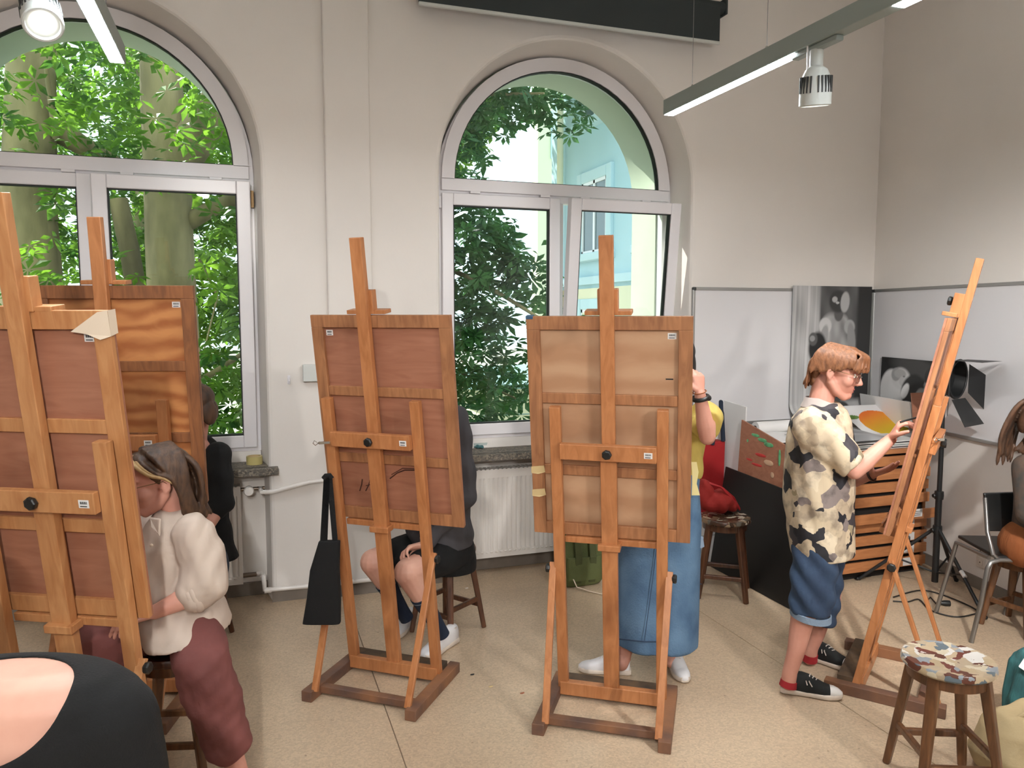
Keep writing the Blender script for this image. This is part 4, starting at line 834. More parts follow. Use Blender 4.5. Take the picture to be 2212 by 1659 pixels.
t = thing('red_shopping_bag', 'red bag with a navy handle standing against the wall behind the yellow shirt', 'bag', (3.07, 4.68, .30)); mb = MB(); mb.rings([[V(-.11, -.06, 0), V(.11, -.06, 0), V(.11, .06, 0), V(-.11, .06, 0)], [V(-.12, -.07, .30), V(.12, -.06, .30), V(.12, .06, .30), V(-.12, .07, .30)], [V(-.13, -.05, .56), V(.13, -.05, .56), V(.13, .05, .56), V(-.13, .05, .56)]]); mb.build('bag', 'red_bag', t, bevel=.01); MB().tube([(.02, -.05, .54), (.03, -.06, .66), (.08, -.06, .75), (.09, -.04, .84), (.10, -.04, .76), (.11, -.05, .56)], .016, 8).build('handle', 'jeans_navy', t, smooth=60); MB().box((-.10, -.066, .14), (.0, -.060, .24)).build('print_patch', 'masking_tape', t, bevel=.002)
t = thing('carton', 'low white box the red bag stands on behind the standing person in denim', 'box', (3.06, 4.68, 0)); MB().box((-.15, -.10, 0), (.15, .10, .295)).build('box', 'paper_white', t, bevel=.004); MB().box((-.152, -.102, .20), (.152, .102, .205)).build('lid_edge', 'lamp_grey', t)
t = thing('red_drawstring_bag', 'crumpled red cloth bag lying on the stool behind the denim skirt', 'bag', (2.80, 4.12, .50)); mb = MB(); mb.ell((0, 0, .075), (.11, .09, .075)); mb.ell((-.08, .02, .12), (.06, .06, .10)); mb.ell((.08, 0, .05), (.06, .07, .05)); o = fuse('bag', mb, 'red_cloth', t, V(0, 0, 0), .006, 6, .4, lambda c: .006*np.sin(c[:, 0]*70+c[:, 2]*40)); MB().tube([(-.09, .0, .2), (-.02, -.06, .18), (.06, -.07, .10), (.13, -.05, .02)], .006, 8).build('cord', 'red_bag', t, smooth=60); MB().tube([(-.07, .0, .2), (.0, -.05, .17), (.09, -.04, .10), (.15, -.02, .02)], .006, 8).build('cord', 'red_bag', t, smooth=60)
t = thing('plastic_bag', 'pale translucent plastic bag hung on the near corner of the black board', 'bag', (3.085, 3.575, .40)); mb = MB(); mb.ell((-.03, 0, .10), (.05, .045, .10)); mb.ell((.0, .0, .19), (.035, .03, .08)); mb.ell((.03, .02, .255), (.03, .03, .02)); fuse('bag', mb, 'pale_plastic', t, V(0, 0, 0), .01, 3, .6, lambda c: .006*np.sin(c[:, 0]*73+c[:, 2]*51)*np.sin(c[:, 1]*67))
# ------------------------------------------------------------------ black tote, backpack, right-hand bag
t = thing('tote_bag', 'black cloth tote bag hanging from the second easel', 'bag', Q(700, 1180, 3.42)); o = Q(700, 1180, 3.42)
ctr = [Q(x, y, 3.42) for x, y in ((712, 1168), (702, 1230), (700, 1290), (695, 1346))]; hw = [.045, .062, .072, .082]; dp = [.02, .032, .034, .026]; rgt = Vector(_r); fh = Vector(FH)
mb = MB().loft([(c, rgt*a*1.05, fh*b) for c, a, b in zip(ctr, hw, dp)], 28, True, .45); mb.build('bag', 'cloth_black', t, smooth=60, off=o, bevel=.004)
for dx in (0, .024): MB().bar(Q(698+dx*100, 1172, 3.42), Q(706, 1032, 3.42), .028, .004, tuple(fh)).build('strap', 'cloth_black', t, off=o); MB().bar(Q(724, 1170, 3.42), Q(712, 1032, 3.42), .024, .004, tuple(fh)).build('strap', 'cloth_black', t, off=o) if dx == 0 else None
MB().tube([Q(699, 1034, 3.42), Q(704, 1028, 3.42), Q(712, 1027, 3.42), Q(717, 1034, 3.42)], .012, 8).build('strap_loop', 'cloth_black', t, off=o, smooth=60)
o = V(2.02, 4.52, 0); t = thing('backpack', 'olive green canvas backpack on the floor in front of the right radiator', 'backpack', o)
mb = MB(); mb.loft([((0, 0, .0), (.13, 0, 0), (0, .08, 0)), ((0, .0, .03), (.155, 0, 0), (0, .10, 0)), ((0, .01, .2), (.16, 0, 0), (0, .10, 0)), ((0, .02, .34), (.15, 0, 0), (0, .085, 0)), ((0, .03, .42), (.11, 0, 0), (0, .05, 0))], 32, True, .6); fuse('body', mb, 'green_canvas', t, V(0, 0, 0), .012, 3, .5)
for x in (-.05, .05): MB().rings([[V(x+a, y-b, z) for a, b in ((-.024, 0), (.024, 0), (.024, -.012), (-.024, -.012))] for y, z in ((-.10, .03), (-.115, .10), (-.118, .2), (-.10, .30), (-.07, .38))]).build('shoulder_strap', 'green_strap', t, bevel=.004)
MB().loft([((0, -.075, .05), (.12, 0, 0), (0, .035, 0)), ((0, -.085, .12), (.125, 0, 0), (0, .04, 0)), ((0, -.08, .20), (.12, 0, 0), (0, .03, 0))], 24, True, .6).build('front_pocket', 'green_canvas', t, smooth=50)
MB().tube([(-.03, .02, .42), (-.02, .02, .46), (.02, .02, .46), (.03, .02, .42)], .007, 8).build('grab_handle', 'green_strap', t, smooth=60); MB().tube([(-.09, -.1, .08), (-.07, -.13, .02), (0, -.2, .006), (.06, -.28, .006)], .004, 6).build('loose_strap', 'masking_tape', t, smooth=60)
o = V(2.80, 2.06, 0); t = thing('canvas_bag', 'beige canvas bag on the floor behind the paint splattered stool', 'bag', o); mb = MB(); mb.loft([((0, 0, .01), (.17, .02, 0), (-.01, .12, 0)), ((0, 0, .08), (.20, .02, 0), (-.01, .14, 0)), ((0, 0, .18), (.17, .02, 0), (-.01, .11, 0)), ((0, 0, .235), (.12, .02, 0), (-.01, .05, 0))], 28, True, .7); fuse('body', mb, 'beige_canvas', t, V(0, 0, 0), .01, 4, .5, lambda c: .005*np.sin(c[:, 0]*33+c[:, 2]*21)); MB().tube([(-.1, -.03, .22), (-.03, -.06, .26), (.05, -.05, .25), (.1, -.02, .22)], .007, 8).build('handle', 'beige_canvas', t, smooth=60)
o = V(3.16, 2.24, 0); t = thing('teal_jacket', 'teal and black striped cloth heaped at the lower right edge', 'clothing', o); mb = MB(); mb.loft([((0, 0, 0), (.16, 0, 0), (0, .12, 0)), ((-.02, 0, .15), (.15, 0, 0), (0, .11, 0)), ((-.05, .02, .29), (.09, 0, 0), (0, .07, 0)), ((-.06, .02, .34), (.04, 0, 0), (0, .03, 0))], 28); fuse('cloth', mb, 'teal_cloth', t, V(0, 0, 0), .01, 3, .5, lambda c: .010*np.sin((c[:, 0]+c[:, 1])*70)); MB().rings([[V(x-.02, y, z), V(x+.02, y, z), V(x+.02, y+.05, z+.012), V(x-.02, y+.05, z+.012)] for x, y, z in ((-.14, -.05, .28), (-.08, -.05, .345), (0, -.06, .33), (.06, -.06, .26))]).build('white_lining', 'paper_white', t, bevel=.004)
# ------------------------------------------------------------------ studio lamp on tripod, cable
o = V(4.10, 3.64, 0); t = thing('studio_lamp', 'black studio lamp with barn doors on a tripod stand', 'lamp', o)
top = Q(2072, 830, 4.78)-o; MB().tube([(0, 0, .06), (0, 0, .62)], .020, 12).build('lower_tube', 'lamp_black', t, smooth=50); MB().tube([(0, 0, .6), (0, 0, .95)], .015, 12).build('middle_tube', 'lamp_black', t, smooth=50); MB().tube([(0, 0, .93), (0, 0, 1.30)], .011, 12).build('upper_tube', 'lamp_black', t, smooth=50)
for z in (.62, .95, .40): MB().lathe([(0, -.025), (.026, -.025), (.028, 0), (.026, .025), (0, .025)], 14, Matrix.Translation(V(0, 0, z))).build('collar', 'lamp_black', t, smooth=40); knob(t, (-.028, 0, z), (-1, 0, 0), .014)
for a, sp in ((61, .28), (180, .44), (-59, .46)):
    d = V(math.cos(R(a-45)), math.sin(R(a-45)), 0); MB().tube([d*.02+V(0, 0, .40), d*sp+V(0, 0, .012)], .011, 10).build('leg', 'lamp_black', t, smooth=50); MB().tube([V(0, 0, .12), d*sp*.55+V(0, 0, .19)], .006, 8).build('leg_brace', 'lamp_black', t, smooth=50); MB().ell(d*(sp+.008)+V(0, 0, .013), .013, n=10, m=8).build('rubber_foot', 'black_plastic', t, smooth=60)
MB().tube([d*.24+V(0, 0, .21), d*.28+V(0, 0, .185)], .0125, 10).build('white_band', 'paper_white', t, smooth=50)
hc = V(0.02, 0, 1.36); ax = V(.30, -.95, -.05).normalized(); q = ax.to_track_quat('Z', 'Y').to_matrix().to_4x4(); M = Matrix.Translation(hc) @ q
MB().lathe([(0, -.12), (.05, -.115), (.085, -.08), (.105, 0), (.118, .06), (.112, .062), (.10, .0), (0, -.02)], 32, M).build('lamp_head', 'lamp_black', t, smooth=40)
MB().tube([M @ V(.118*math.cos(a), .118*math.sin(a), .062) for a in (2*math.pi*k/32 for k in range(32))], .008, 8, close=True).build('front_ring', 'lamp_black', t, smooth=50)
sd_ = ax.cross(V(0, 0, 1)).normalized()
MB().tube([hc-V(0, 0, .1)-sd_*.0, hc-sd_*.08-V(0, 0, .1), hc-sd_*.125, ], .007, 8).build('yoke', 'lamp_black', t, smooth=50); MB().tube([hc-V(0, 0, .1), hc+sd_*.08-V(0, 0, .1), hc+sd_*.125], .007, 8).build('yoke', 'lamp_black', t, smooth=50)
def flap(pts): MB().add([V(*p) for p in pts]+[V(*p)+ax*.003 for p in pts], [(0,1,2,3),(7,6,5,4),(0,4,5,1),(1,5,6,2),(2,6,7,3),(3,7,4,0)]).build('barn_door', 'lamp_black', t, bevel=.001)
c0 = hc+ax*.07; up = V(0, 0, 1)
flap([c0-up*.12-sd_*.09, c0-up*.12+sd_*.09, c0-up*.27+sd_*.13+ax*.10, c0-up*.27-sd_*.13+ax*.10]); flap([c0+up*.12-sd_*.10, c0+up*.12+sd_*.10, c0+up*.125+sd_*.14+ax*.18, c0+up*.125-sd_*.14+ax*.18])
for s_ in (-1, 1): flap([c0+sd_*s_*.125+up*.09, c0+sd_*s_*.125-up*.09, c0+sd_*s_*.25-up*.20+ax*.05, c0+sd_*s_*.25+up*.02+ax*.05])
MB().ell(hc+up*.10-ax*.03, (.035, .03, .03)).build('red_cap', 'red_bag', t, smooth=60)
t = thing('power_cable', 'black cable with a plug looped on the floor under the lamp stand', 'cable', (3.9, 3.4, 0)); o = V(3.9, 3.4, 0)
pts = [FL(x, y, .006) for x, y in ((1930, 1290), (1990, 1275), (2050, 1290), (2110, 1318), (2098, 1328), (2060, 1332), (2010, 1318), (1985, 1295), (1960, 1300), (1925, 1298))]
sm = []
for i in range(len(pts)-1):
    p0, p1, p2, p3 = pts[max(i-1, 0)], pts[i], pts[i+1], pts[min(i+2, len(pts)-1)]
    for k in range(6): u = k/6; sm.append(.5*((2*p1)+(p2-p0)*u+(2*p0-5*p1+4*p2-p3)*u*u+(3*p1-p0-3*p2+p3)*u**3))
MB().tube(sm, .0045, 8).build('flex', 'cable', t, smooth=60, off=o); c = FL(2040, 1303, .016); MB().tube([c+V(-.04, .02, -.004), c+V(-.02, .01, 0), c, c+V(.028, -.012, 0)], [.006, .012, .018, .018], 12).build('plug', 'black_plastic', t, smooth=40, off=o); MB().tube([c+V(-.04, .02, -.008), FL(2010, 1290, .006), FL(2000, 1300, .006)], .0045, 8).build('flex_end', 'cable', t, smooth=60, off=o)
# socket on the right wall
sp = onwall(2112, 1190); t = thing('wall_socket', 'white double power socket low on the right wall', 'socket', sp+WN*.03); q = (-WN).to_track_quat('Z', 'Y').to_matrix().to_4x4()
for k in (0, 1): M = Matrix.Translation(V(0, 0, -.075*k)) @ q; MB().box((-.036, -.036, 0), (.036, .036, .010), M).build('plate', 'socket', t, bevel=.004); MB().lathe([(0, .004), (.020, .004), (.021, .011), (.026, .012), (.026, .009), (0, .009)], 20, M).build('well', 'socket', t, smooth=40); MB().lathe([(0, .0), (.004, .0), (.004, .0125), (0, .0125)], 8, M).build('earth_pin', 'chrome', t)
# ------------------------------------------------------------------ metal chair at the right edge
o = V(3.98, 3.02, 0); t = thing('metal_chair', 'chair with grey tubular legs and black back at the right edge', 'chair', o)
f0 = FL(2098, 1388); s1 = Q(2140, 1215, 3.98); b1 = Q(2133, 1150, 4.06)
MB().tube([f0, f0.lerp(s1, .5), s1+V(-.02, .0, -.03), s1, s1+V(.05, -.01, .012), s1+V(.40, -.15, .01)], .0125, 12).build('front_leg', 'steel_tube', t, smooth=50, off=o)
MB().tube([s1+V(.06, .0, .012), s1+V(.015, .0, .04), b1, Q(2128, 1075, 4.10)], .0115, 12).build('back_upright', 'steel_tube', t, smooth=50, off=o)
dd = V(.36, -.15, 0); MB().tube([Q(2128, 1075, 4.10)+dd, b1+dd, s1+V(.06, 0, .03)+dd], .0115, 12).build('back_upright', 'steel_tube', t, smooth=50, off=o); MB().tube([f0+dd+V(0, .02, 0), s1+dd], .0125, 12).build('front_leg', 'steel_tube', t, smooth=50, off=o)
for k in (0, 1): MB().tube([f0+dd*k+V(.17, .38, 0), s1+dd*k+V(.14, .33, .0), s1+dd*k+V(.05, .05, .005)], .0125, 12).build('rear_leg', 'steel_tube', t, smooth=50, off=o)
a, b = Q(2126, 1066, 4.10), Q(2136, 1148, 4.07); MB().add([a, a+dd*1.02+V(0, 0, .02), b+dd, b, a+V(.01, .02, 0), a+dd*1.02+V(.01, .02, .02), b+dd+V(.01, .02, 0), b+V(.01, .02, 0)], [(0,1,2,3),(7,6,5,4),(0,4,5,1),(1,5,6,2),(2,6,7,3),(3,7,4,0)]).build('backrest', 'black_plastic', t, bevel=.006, off=o)
MB().add([s1+V(.03, 0, .015), s1+dd+V(.03, 0, .015), s1+dd+V(.18, .36, .015), s1+V(.18, .36, .015), s1+V(.03, 0, .033), s1+dd+V(.03, 0, .033), s1+dd+V(.18, .36, .033), s1+V(.18, .36, .033)], [(3,2,1,0),(4,5,6,7),(0,1,5,4),(1,2,6,5),(2,3,7,6),(3,0,4,7)]).build('seat', 'black_plastic', t, bevel=.006, off=o)
# ------------------------------------------------------------------ things on the sills
t = thing('tape_roll', 'roll of yellowish adhesive tape on the left window sill', 'tape', FL(550, 1002, .84)); m = MB(); m.rings([[V(r*math.cos(2*math.pi*k/28), r*math.sin(2*math.pi*k/28), z) for k in range(28)] for r, z in ((.048, .0), (.048, .05), (.040, .05), (.040, 0))], cap=False, close=True); m.build('tape', 'yellow_tape', t, smooth=40); m = MB(); m.rings([[V(r*math.cos(2*math.pi*k/28), r*math.sin(2*math.pi*k/28), z) for k in range(28)] for r, z in ((.0398, .0), (.0398, .05), (.037, .05), (.037, 0))], cap=False, close=True); m.build('core', 'pale_tape', t, smooth=40)
t = thing('plastic_tub', 'clear shallow plastic tub with a teal rag on the right window sill', 'tub', FL(1035, 966, .84)); m = MB(); m.rings([[V(-.05*s, -.035*s, z), V(.05*s, -.035*s, z), V(.05*s, .035*s, z), V(-.05*s, .035*s, z)] for s, z in ((.85, 0), (1, .035), (1.06, .036), (.96, .034), (.8, .004))]); m.build('tub', 'clear_plastic', t, bevel=.003)
mb = MB(); mb.ell((-.02, -.045, .012), (.03, .02, .012)); mb.ell((.0, -.05, .01), (.02, .018, .01)); fuse('rag', mb, 'teal_rag', t, V(0, 0, 0), .003, 2, .5, lambda c: .003*np.sin(c[:, 0]*200))
for i, (x, y, lb) in enumerate(((1080, 962, 'crumpled scrap of foil in the middle of the right window sill'), (1142, 952, 'white lump of plaster at the right end of the visible sill'))):
    mb = MB(); mb.ell((0, 0, .01), (.02, .014, .010)); mb.ell((.012, .004, .012), (.012, .008, .012)); tp = FL(x, y, .84); t = thing('sill_scrap', lb, 'scrap', tp); fuse('scrap', mb, ('chrome', 'paper_white')[i], t, V(0, 0, 0), .003, 1, .6, lambda c: .003*np.sin(c[:, 0]*300+c[:, 1]*200))

for i, (x, y, m_, lb) in enumerate(((1008, 1271, 'paper_white', 'tiny white paper scrap on the floor behind the second easel'), (1060, 1484, 'pale_tape', 'tiny pale chip on the floor beside the right white sneaker'), (1020, 1458, 'ink', 'small dark charcoal crumb on the floor right of the second easel'), (1128, 1498, 'rust_chip', 'small reddish chip on the floor between the two middle easels'))):
    if m_ == 'rust_chip': mat('rust_chip', (150, 92, 66), .8)
    p = FL(x, y); mb = MB(); mb.ell((0, 0, .002), (.012, .006, .003), n=10, m=6); mb.ell((.007, .003, .002), (.006, .005, .002), n=10, m=6); o = fuse('floor_scrap', mb, m_, None, V(0, 0, 0), .0015, 1, .6); o.location = p; tag(o, lb, 'scrap')
# ------------------------------------------------------------------ people: shared builders
UZ = V(0, 0, 1)
def fr(f, pitch=0, roll=0):
    f = V(*f).normalized(); r = f.cross(UZ).normalized(); u = r.cross(f).normalized()
    if pitch: c, s = math.cos(R(pitch)), math.sin(R(pitch)); f, u = f*c-u*s, u*c+f*s
    if roll: c, s = math.cos(R(roll)), math.sin(R(roll)); r, u = r*c+u*s, u*c-r*s
    return Matrix(((r.x, f.x, u.x, 0), (r.y, f.y, u.y, 0), (r.z, f.z, u.z, 0), (0, 0, 0, 1)))
def head(mb, c, M, s=1.0):
    """x right, y forward, z up; origin between the ears"""
    T = Matrix.Translation(c) @ M @ Matrix.Scale(s, 4); R3 = M.to_3x3()
    def e(p, r): mb.ell(T @ V(*p), tuple(v*s for v in r), R3, 20, 14)
    def ch(ps, rs): mb.chain([T @ V(*p) for p in ps], [v*s for v in rs])
    e((0, -.012, .045), (.074, .096, .078)); e((0, .03, .03), (.066, .066, .066)); e((0, .038, -.03), (.056, .058, .072)); e((0, .064, -.084), (.029, .031, .024))
    for k in (-1, 1):
        ch([(k*.058, .0, -.035), (k*.046, .03, -.072), (k*.02, .066, -.092)], [.020, .019, .018]); e((k*.036, .060, -.018), (.026, .030, .030))
        e((k*.075, -.008, -.002), (.008, .018, .030)); ch([(k*.078, -.004, -.024), (k*.082, -.016, -.01), (k*.083, -.018, .012), (k*.080, -.004, .026)], [.006, .006, .006, .006])
        e((k*.012, .104, -.026), (.009, .011, .008)); ch([(k*.046, .078, .034), (k*.024, .090, .036), (k*.004, .092, .03)], [.008, .009, .008])
        ch([(k*.022, .083, -.054), (k*.008, .091, -.050)], [.0045, .0060]); ch([(k*.020, .083, -.059), (k*.006, .089, -.063)], [.005, .0068]); e((k*.032, .076, .010), (.016, .014, .013))
    ch([(0, .092, .024), (0, .102, .002), (0, .1145, -.0205)], [.0085, .0095, .0110]); e((0, .077, -.052), (.026, .017, .022))
    return T
def eyes(T, parent, off):
    for k in (-1, 1):
        MB().ell(T @ V(k*.032, .0805, .010), .0125, n=14, m=10).build('eye', 'eye_white', parent, smooth=80, off=off); MB().ell(T @ V(k*.032, .0905, .008), .0052, n=12, m=8).build('iris', 'eye_dark', parent, smooth=80, off=off)
def lips(T, parent, off):
    MB().tube([T @ V(-.021, .0835, -.0555), T @ V(-.008, .0945, -.0505), T @ V(0, .0955, -.0525), T @ V(.008, .0945, -.0505), T @ V(.021, .0835, -.0555)], [.001, .0042, .0038, .0042, .001], 8).build('lips', 'lips', parent, smooth=80, off=off)
    MB().tube([T @ V(-.019, .0835, -.058), T @ V(0, .0925, -.0635), T @ V(.019, .0835, -.058)], [.001, .0055, .001], 8).build('lips', 'lips', parent, smooth=80, off=off)
def brows(T, parent, off, m):
    for k in (-1, 1): MB().tube([T @ V(k*.014, .0995, .035), T @ V(k*.030, .0965, .041), T @ V(k*.050, .080, .036)], [.003, .0035, .0012], 8).build('eyebrow', m, parent, smooth=80, off=off)
def glasses(T, parent, off, m='chrome'):
    e = bpy.data.objects.new('glasses', None); COL.objects.link(e); e.parent = parent
    for k in (-1, 1):
        c = V(k*.034, .108, .004); ring = [T @ (c+V(.024*math.cos(a), -.010*abs(math.cos(a))*(1 if k*math.cos(a) > 0 else 0), .021*math.sin(a))) for a in (2*math.pi*i/28 for i in range(28))]
        MB().tube(ring, .0012, 6, close=True).build('rim', m, e, smooth=60, off=off); MB().add(ring, [tuple(range(28))]).build('lens', 'spectacles', e, off=off)
        MB().tube([T @ V(k*.058, .099, .012), T @ V(k*.072, .07, .016), T @ V(k*.082, .0, .018), T @ V(k*.084, -.012, .006)], .0014, 6).build('temple', 'brass', e, smooth=60, off=off)
    MB().tube([T @ V(-.010, .110, .008), T @ V(0, .114, .011), T @ V(.010, .110, .008)], .0012, 6).build('bridge', m, e, smooth=60, off=off)
def hand(mb, w, d, n, side, curl=(.5, .6, .65, .7), s=1.0, spread=.06, thumb=(.75, .6, .25), tc=.5):
    """w wrist, d finger direction, n side the fingers curl towards, side: +1 thumb on d x n"""
    d = V(*d).normalized(); n = V(*n); n = (n-d*n.dot(d)).normalized(); k = d.cross(n)*side
    mb.loft([(w-d*.01*s, k*.024*s, n*.019*s), (w+d*.02*s, k*.028*s, n*.018*s), (w+d*.055*s, k*.039*s, n*.015*s), (w+d*.085*s, k*.041*s, n*.013*s), (w+d*.093*s, k*.037*s, n*.009*s)], 18)
    for i, (o, L_) in enumerate(zip((.031, .011, -.010, -.030), (.073, .081, .076, .061))):
        p = w+d*(.084-.004*abs(i-1))*s+k*o*s; a = 0; pts = [p]; q = p
        for j, f in enumerate((.46, .31, .23)):
            a += curl[i]*(1.0 if j else .8); dr = d*math.cos(a)+n*math.sin(a)+k*o/.031*spread; q = q+dr.normalized()*L_*f*s; pts.append(q)
        mb.chain(pts, [.0098*s, .0090*s, .0082*s, .0070*s])
    b = w+d*.024*s+k*.024*s; td = (k*thumb[0]+d*thumb[1]+n*thumb[2]).normalized(); p1 = b+td*.040*s; t2 = (td*math.cos(tc)+(d*.6+n*.7).normalized()*math.sin(tc)).normalized(); p2 = p1+t2*.032*s; p3 = p2+t2*.024*s
    mb.chain([b, p1, p2, p3], [.0145*s, .0120*s, .0105*s, .0085*s])
def limb(mb, pts, rad): mb.chain(pts, rad)
def arm(mb, sh, el, wr, s=1.0):
    m = el.lerp(wr, .28); mb.chain([sh, sh.lerp(el, .5), el, m, wr], [.050*s, .044*s, .037*s, .040*s, .025*s])
def leg(mb, hip, kn, an, s=1.0, back=None, hr=.085):
    m = kn.lerp(an, .30)+(back*.014 if back is not None else V(0, 0, 0)); mb.chain([hip, hip.lerp(kn, .5), kn, m, kn.lerp(an, .72), an], [hr*s, .068*s, .052*s, .054*s, .040*s, .033*s])
def torso(mb, hp, nb, lat, f, sw=.17, hw=.15, dep=.10):
    up = (nb-hp); lat = lat.normalized(); f = (f-up.normalized()*f.dot(up.normalized())).normalized()
    S = [(-.06, hw*.8, dep*.9), (.05, hw, dep*1.05), (.30, hw*.82, dep*.95), (.55, sw*.92, dep*1.1), (.78, sw*1.0, dep*1.0), (.92, sw*.7, dep*.75), (1.0, sw*.36, dep*.55)]
    mb.loft([(hp+up*t, lat*a, f*b) for t, a, b in S], 24)
def sneaker(parent, off, heel, toe, upm, solem, capm, lacem, L_=.275, pitch=0, ank=.085, high=1.0):
    heel, toe = V(*heel), V(*toe); d = (toe-heel); d.z = 0; d.normalize(); e = bpy.data.objects.new('sneaker', None); COL.objects.link(e); e.parent = parent; e.location = heel-off
    M = Matrix(((d.x, -d.y, 0, 0), (d.y, d.x, 0, 0), (0, 0, 1, 0), (0, 0, 0, 1))) @ Matrix.Rotation(R(pitch), 4, 'Y')
    k = L_/.28
    def secs(L): return [(M @ (V(x, 0, z*1.18)*k), M @ (V(0, a, 0)*k), M @ (V(0, 0, b*1.18)*k)) for x, z, a, b in L]
    MB().loft(secs([(-.002, .014, .022, .013), (.012, .014, .033, .014), (.07, .014, .034, .014), (.12, .013, .033, .013), (.18, .013, .043, .013), (.22, .014, .044, .014), (.255, .016, .036, .014), (.276, .018, .020, .012)]), 24, True, .55).build('sole', solem, e, smooth=50)
    MB().loft(secs([(.004, .04, .016, .030), (.012, .045, .028, .042*high), (.05, .047, .032, .046*high), (.095, .046, .034, .048*high), (.125, .044, .035, .044), (.155, .038, .038, .036), (.195, .030, .040, .027), (.23, .027, .037, .021), (.262, .024, .024, .014)]), 24, True, .8).build('upper', upm, e, smooth=60)
    MB().loft(secs([(.222, .026, .0395, .0245), (.240, .026, .037, .0225), (.262, .0245, .029, .017), (.279, .022, .014, .008)]), 24, True, .8).build('toe_cap', capm, e, smooth=60)
    for i in range(6):
        x = .125+.014*i; z = 1.17*(.087-.0078*i-(.0012*i*i*.3)); m = MB(); w_ = .020+.001*i
        m.tube([M @ (V(x, -w_, z-.012)*k), M @ (V(x+.004, -.010, z+.002)*k), M @ (V(x+.010, .008, z+.0015)*k), M @ (V(x+.013, w_, z-.014)*k)], .0026, 6); m.build('lace', lacem, e, smooth=60)
    m = MB(); m.tube([M @ (V(.122, -.012, .09)*k), M @ (V(.112, -.030, .082)*k), M @ (V(.118, -.040, .066)*k)], .0026, 6); m.tube([M @ (V(.122, -.010, .09)*k), M @ (V(.128, -.036, .080)*k), M @ (V(.140, -.043, .062)*k)], .0026, 6); m.build('lace_bow', lacem, e, smooth=60)
    MB().loft([(M @ (V(.035+.004*t, 0, .07+.012*t)*k), M @ (V(.036, 0, .0)*k), M @ (V(0, .027, 0)*k)) for t in (0, 1, 2)], 20).build('lining', lacem, e, smooth=60)
    return e
def locks(mb, T, specs, r0=.009, r1=.002):
    for pts in specs:
        P_ = [V(*p) for p in pts]; pts = []
        for i in range(len(P_)-1):
            p0, p1, p2, p3 = P_[max(i-1, 0)], P_[i], P_[i+1], P_[min(i+2, len(P_)-1)]
            for k in range(4): u = k/4; pts.append(.5*((2*p1)+(p2-p0)*u+(2*p0-5*p1+4*p2-p3)*u*u+(3*p1-p0-3*p2+p3)*u**3))
        pts.append(P_[-1])
        n = len(pts); mb.tube([T @ V(*p) for p in pts], [r0*(1-.25*i/(n-1)) if i < n-1 else r1 for i in range(n)], 8)
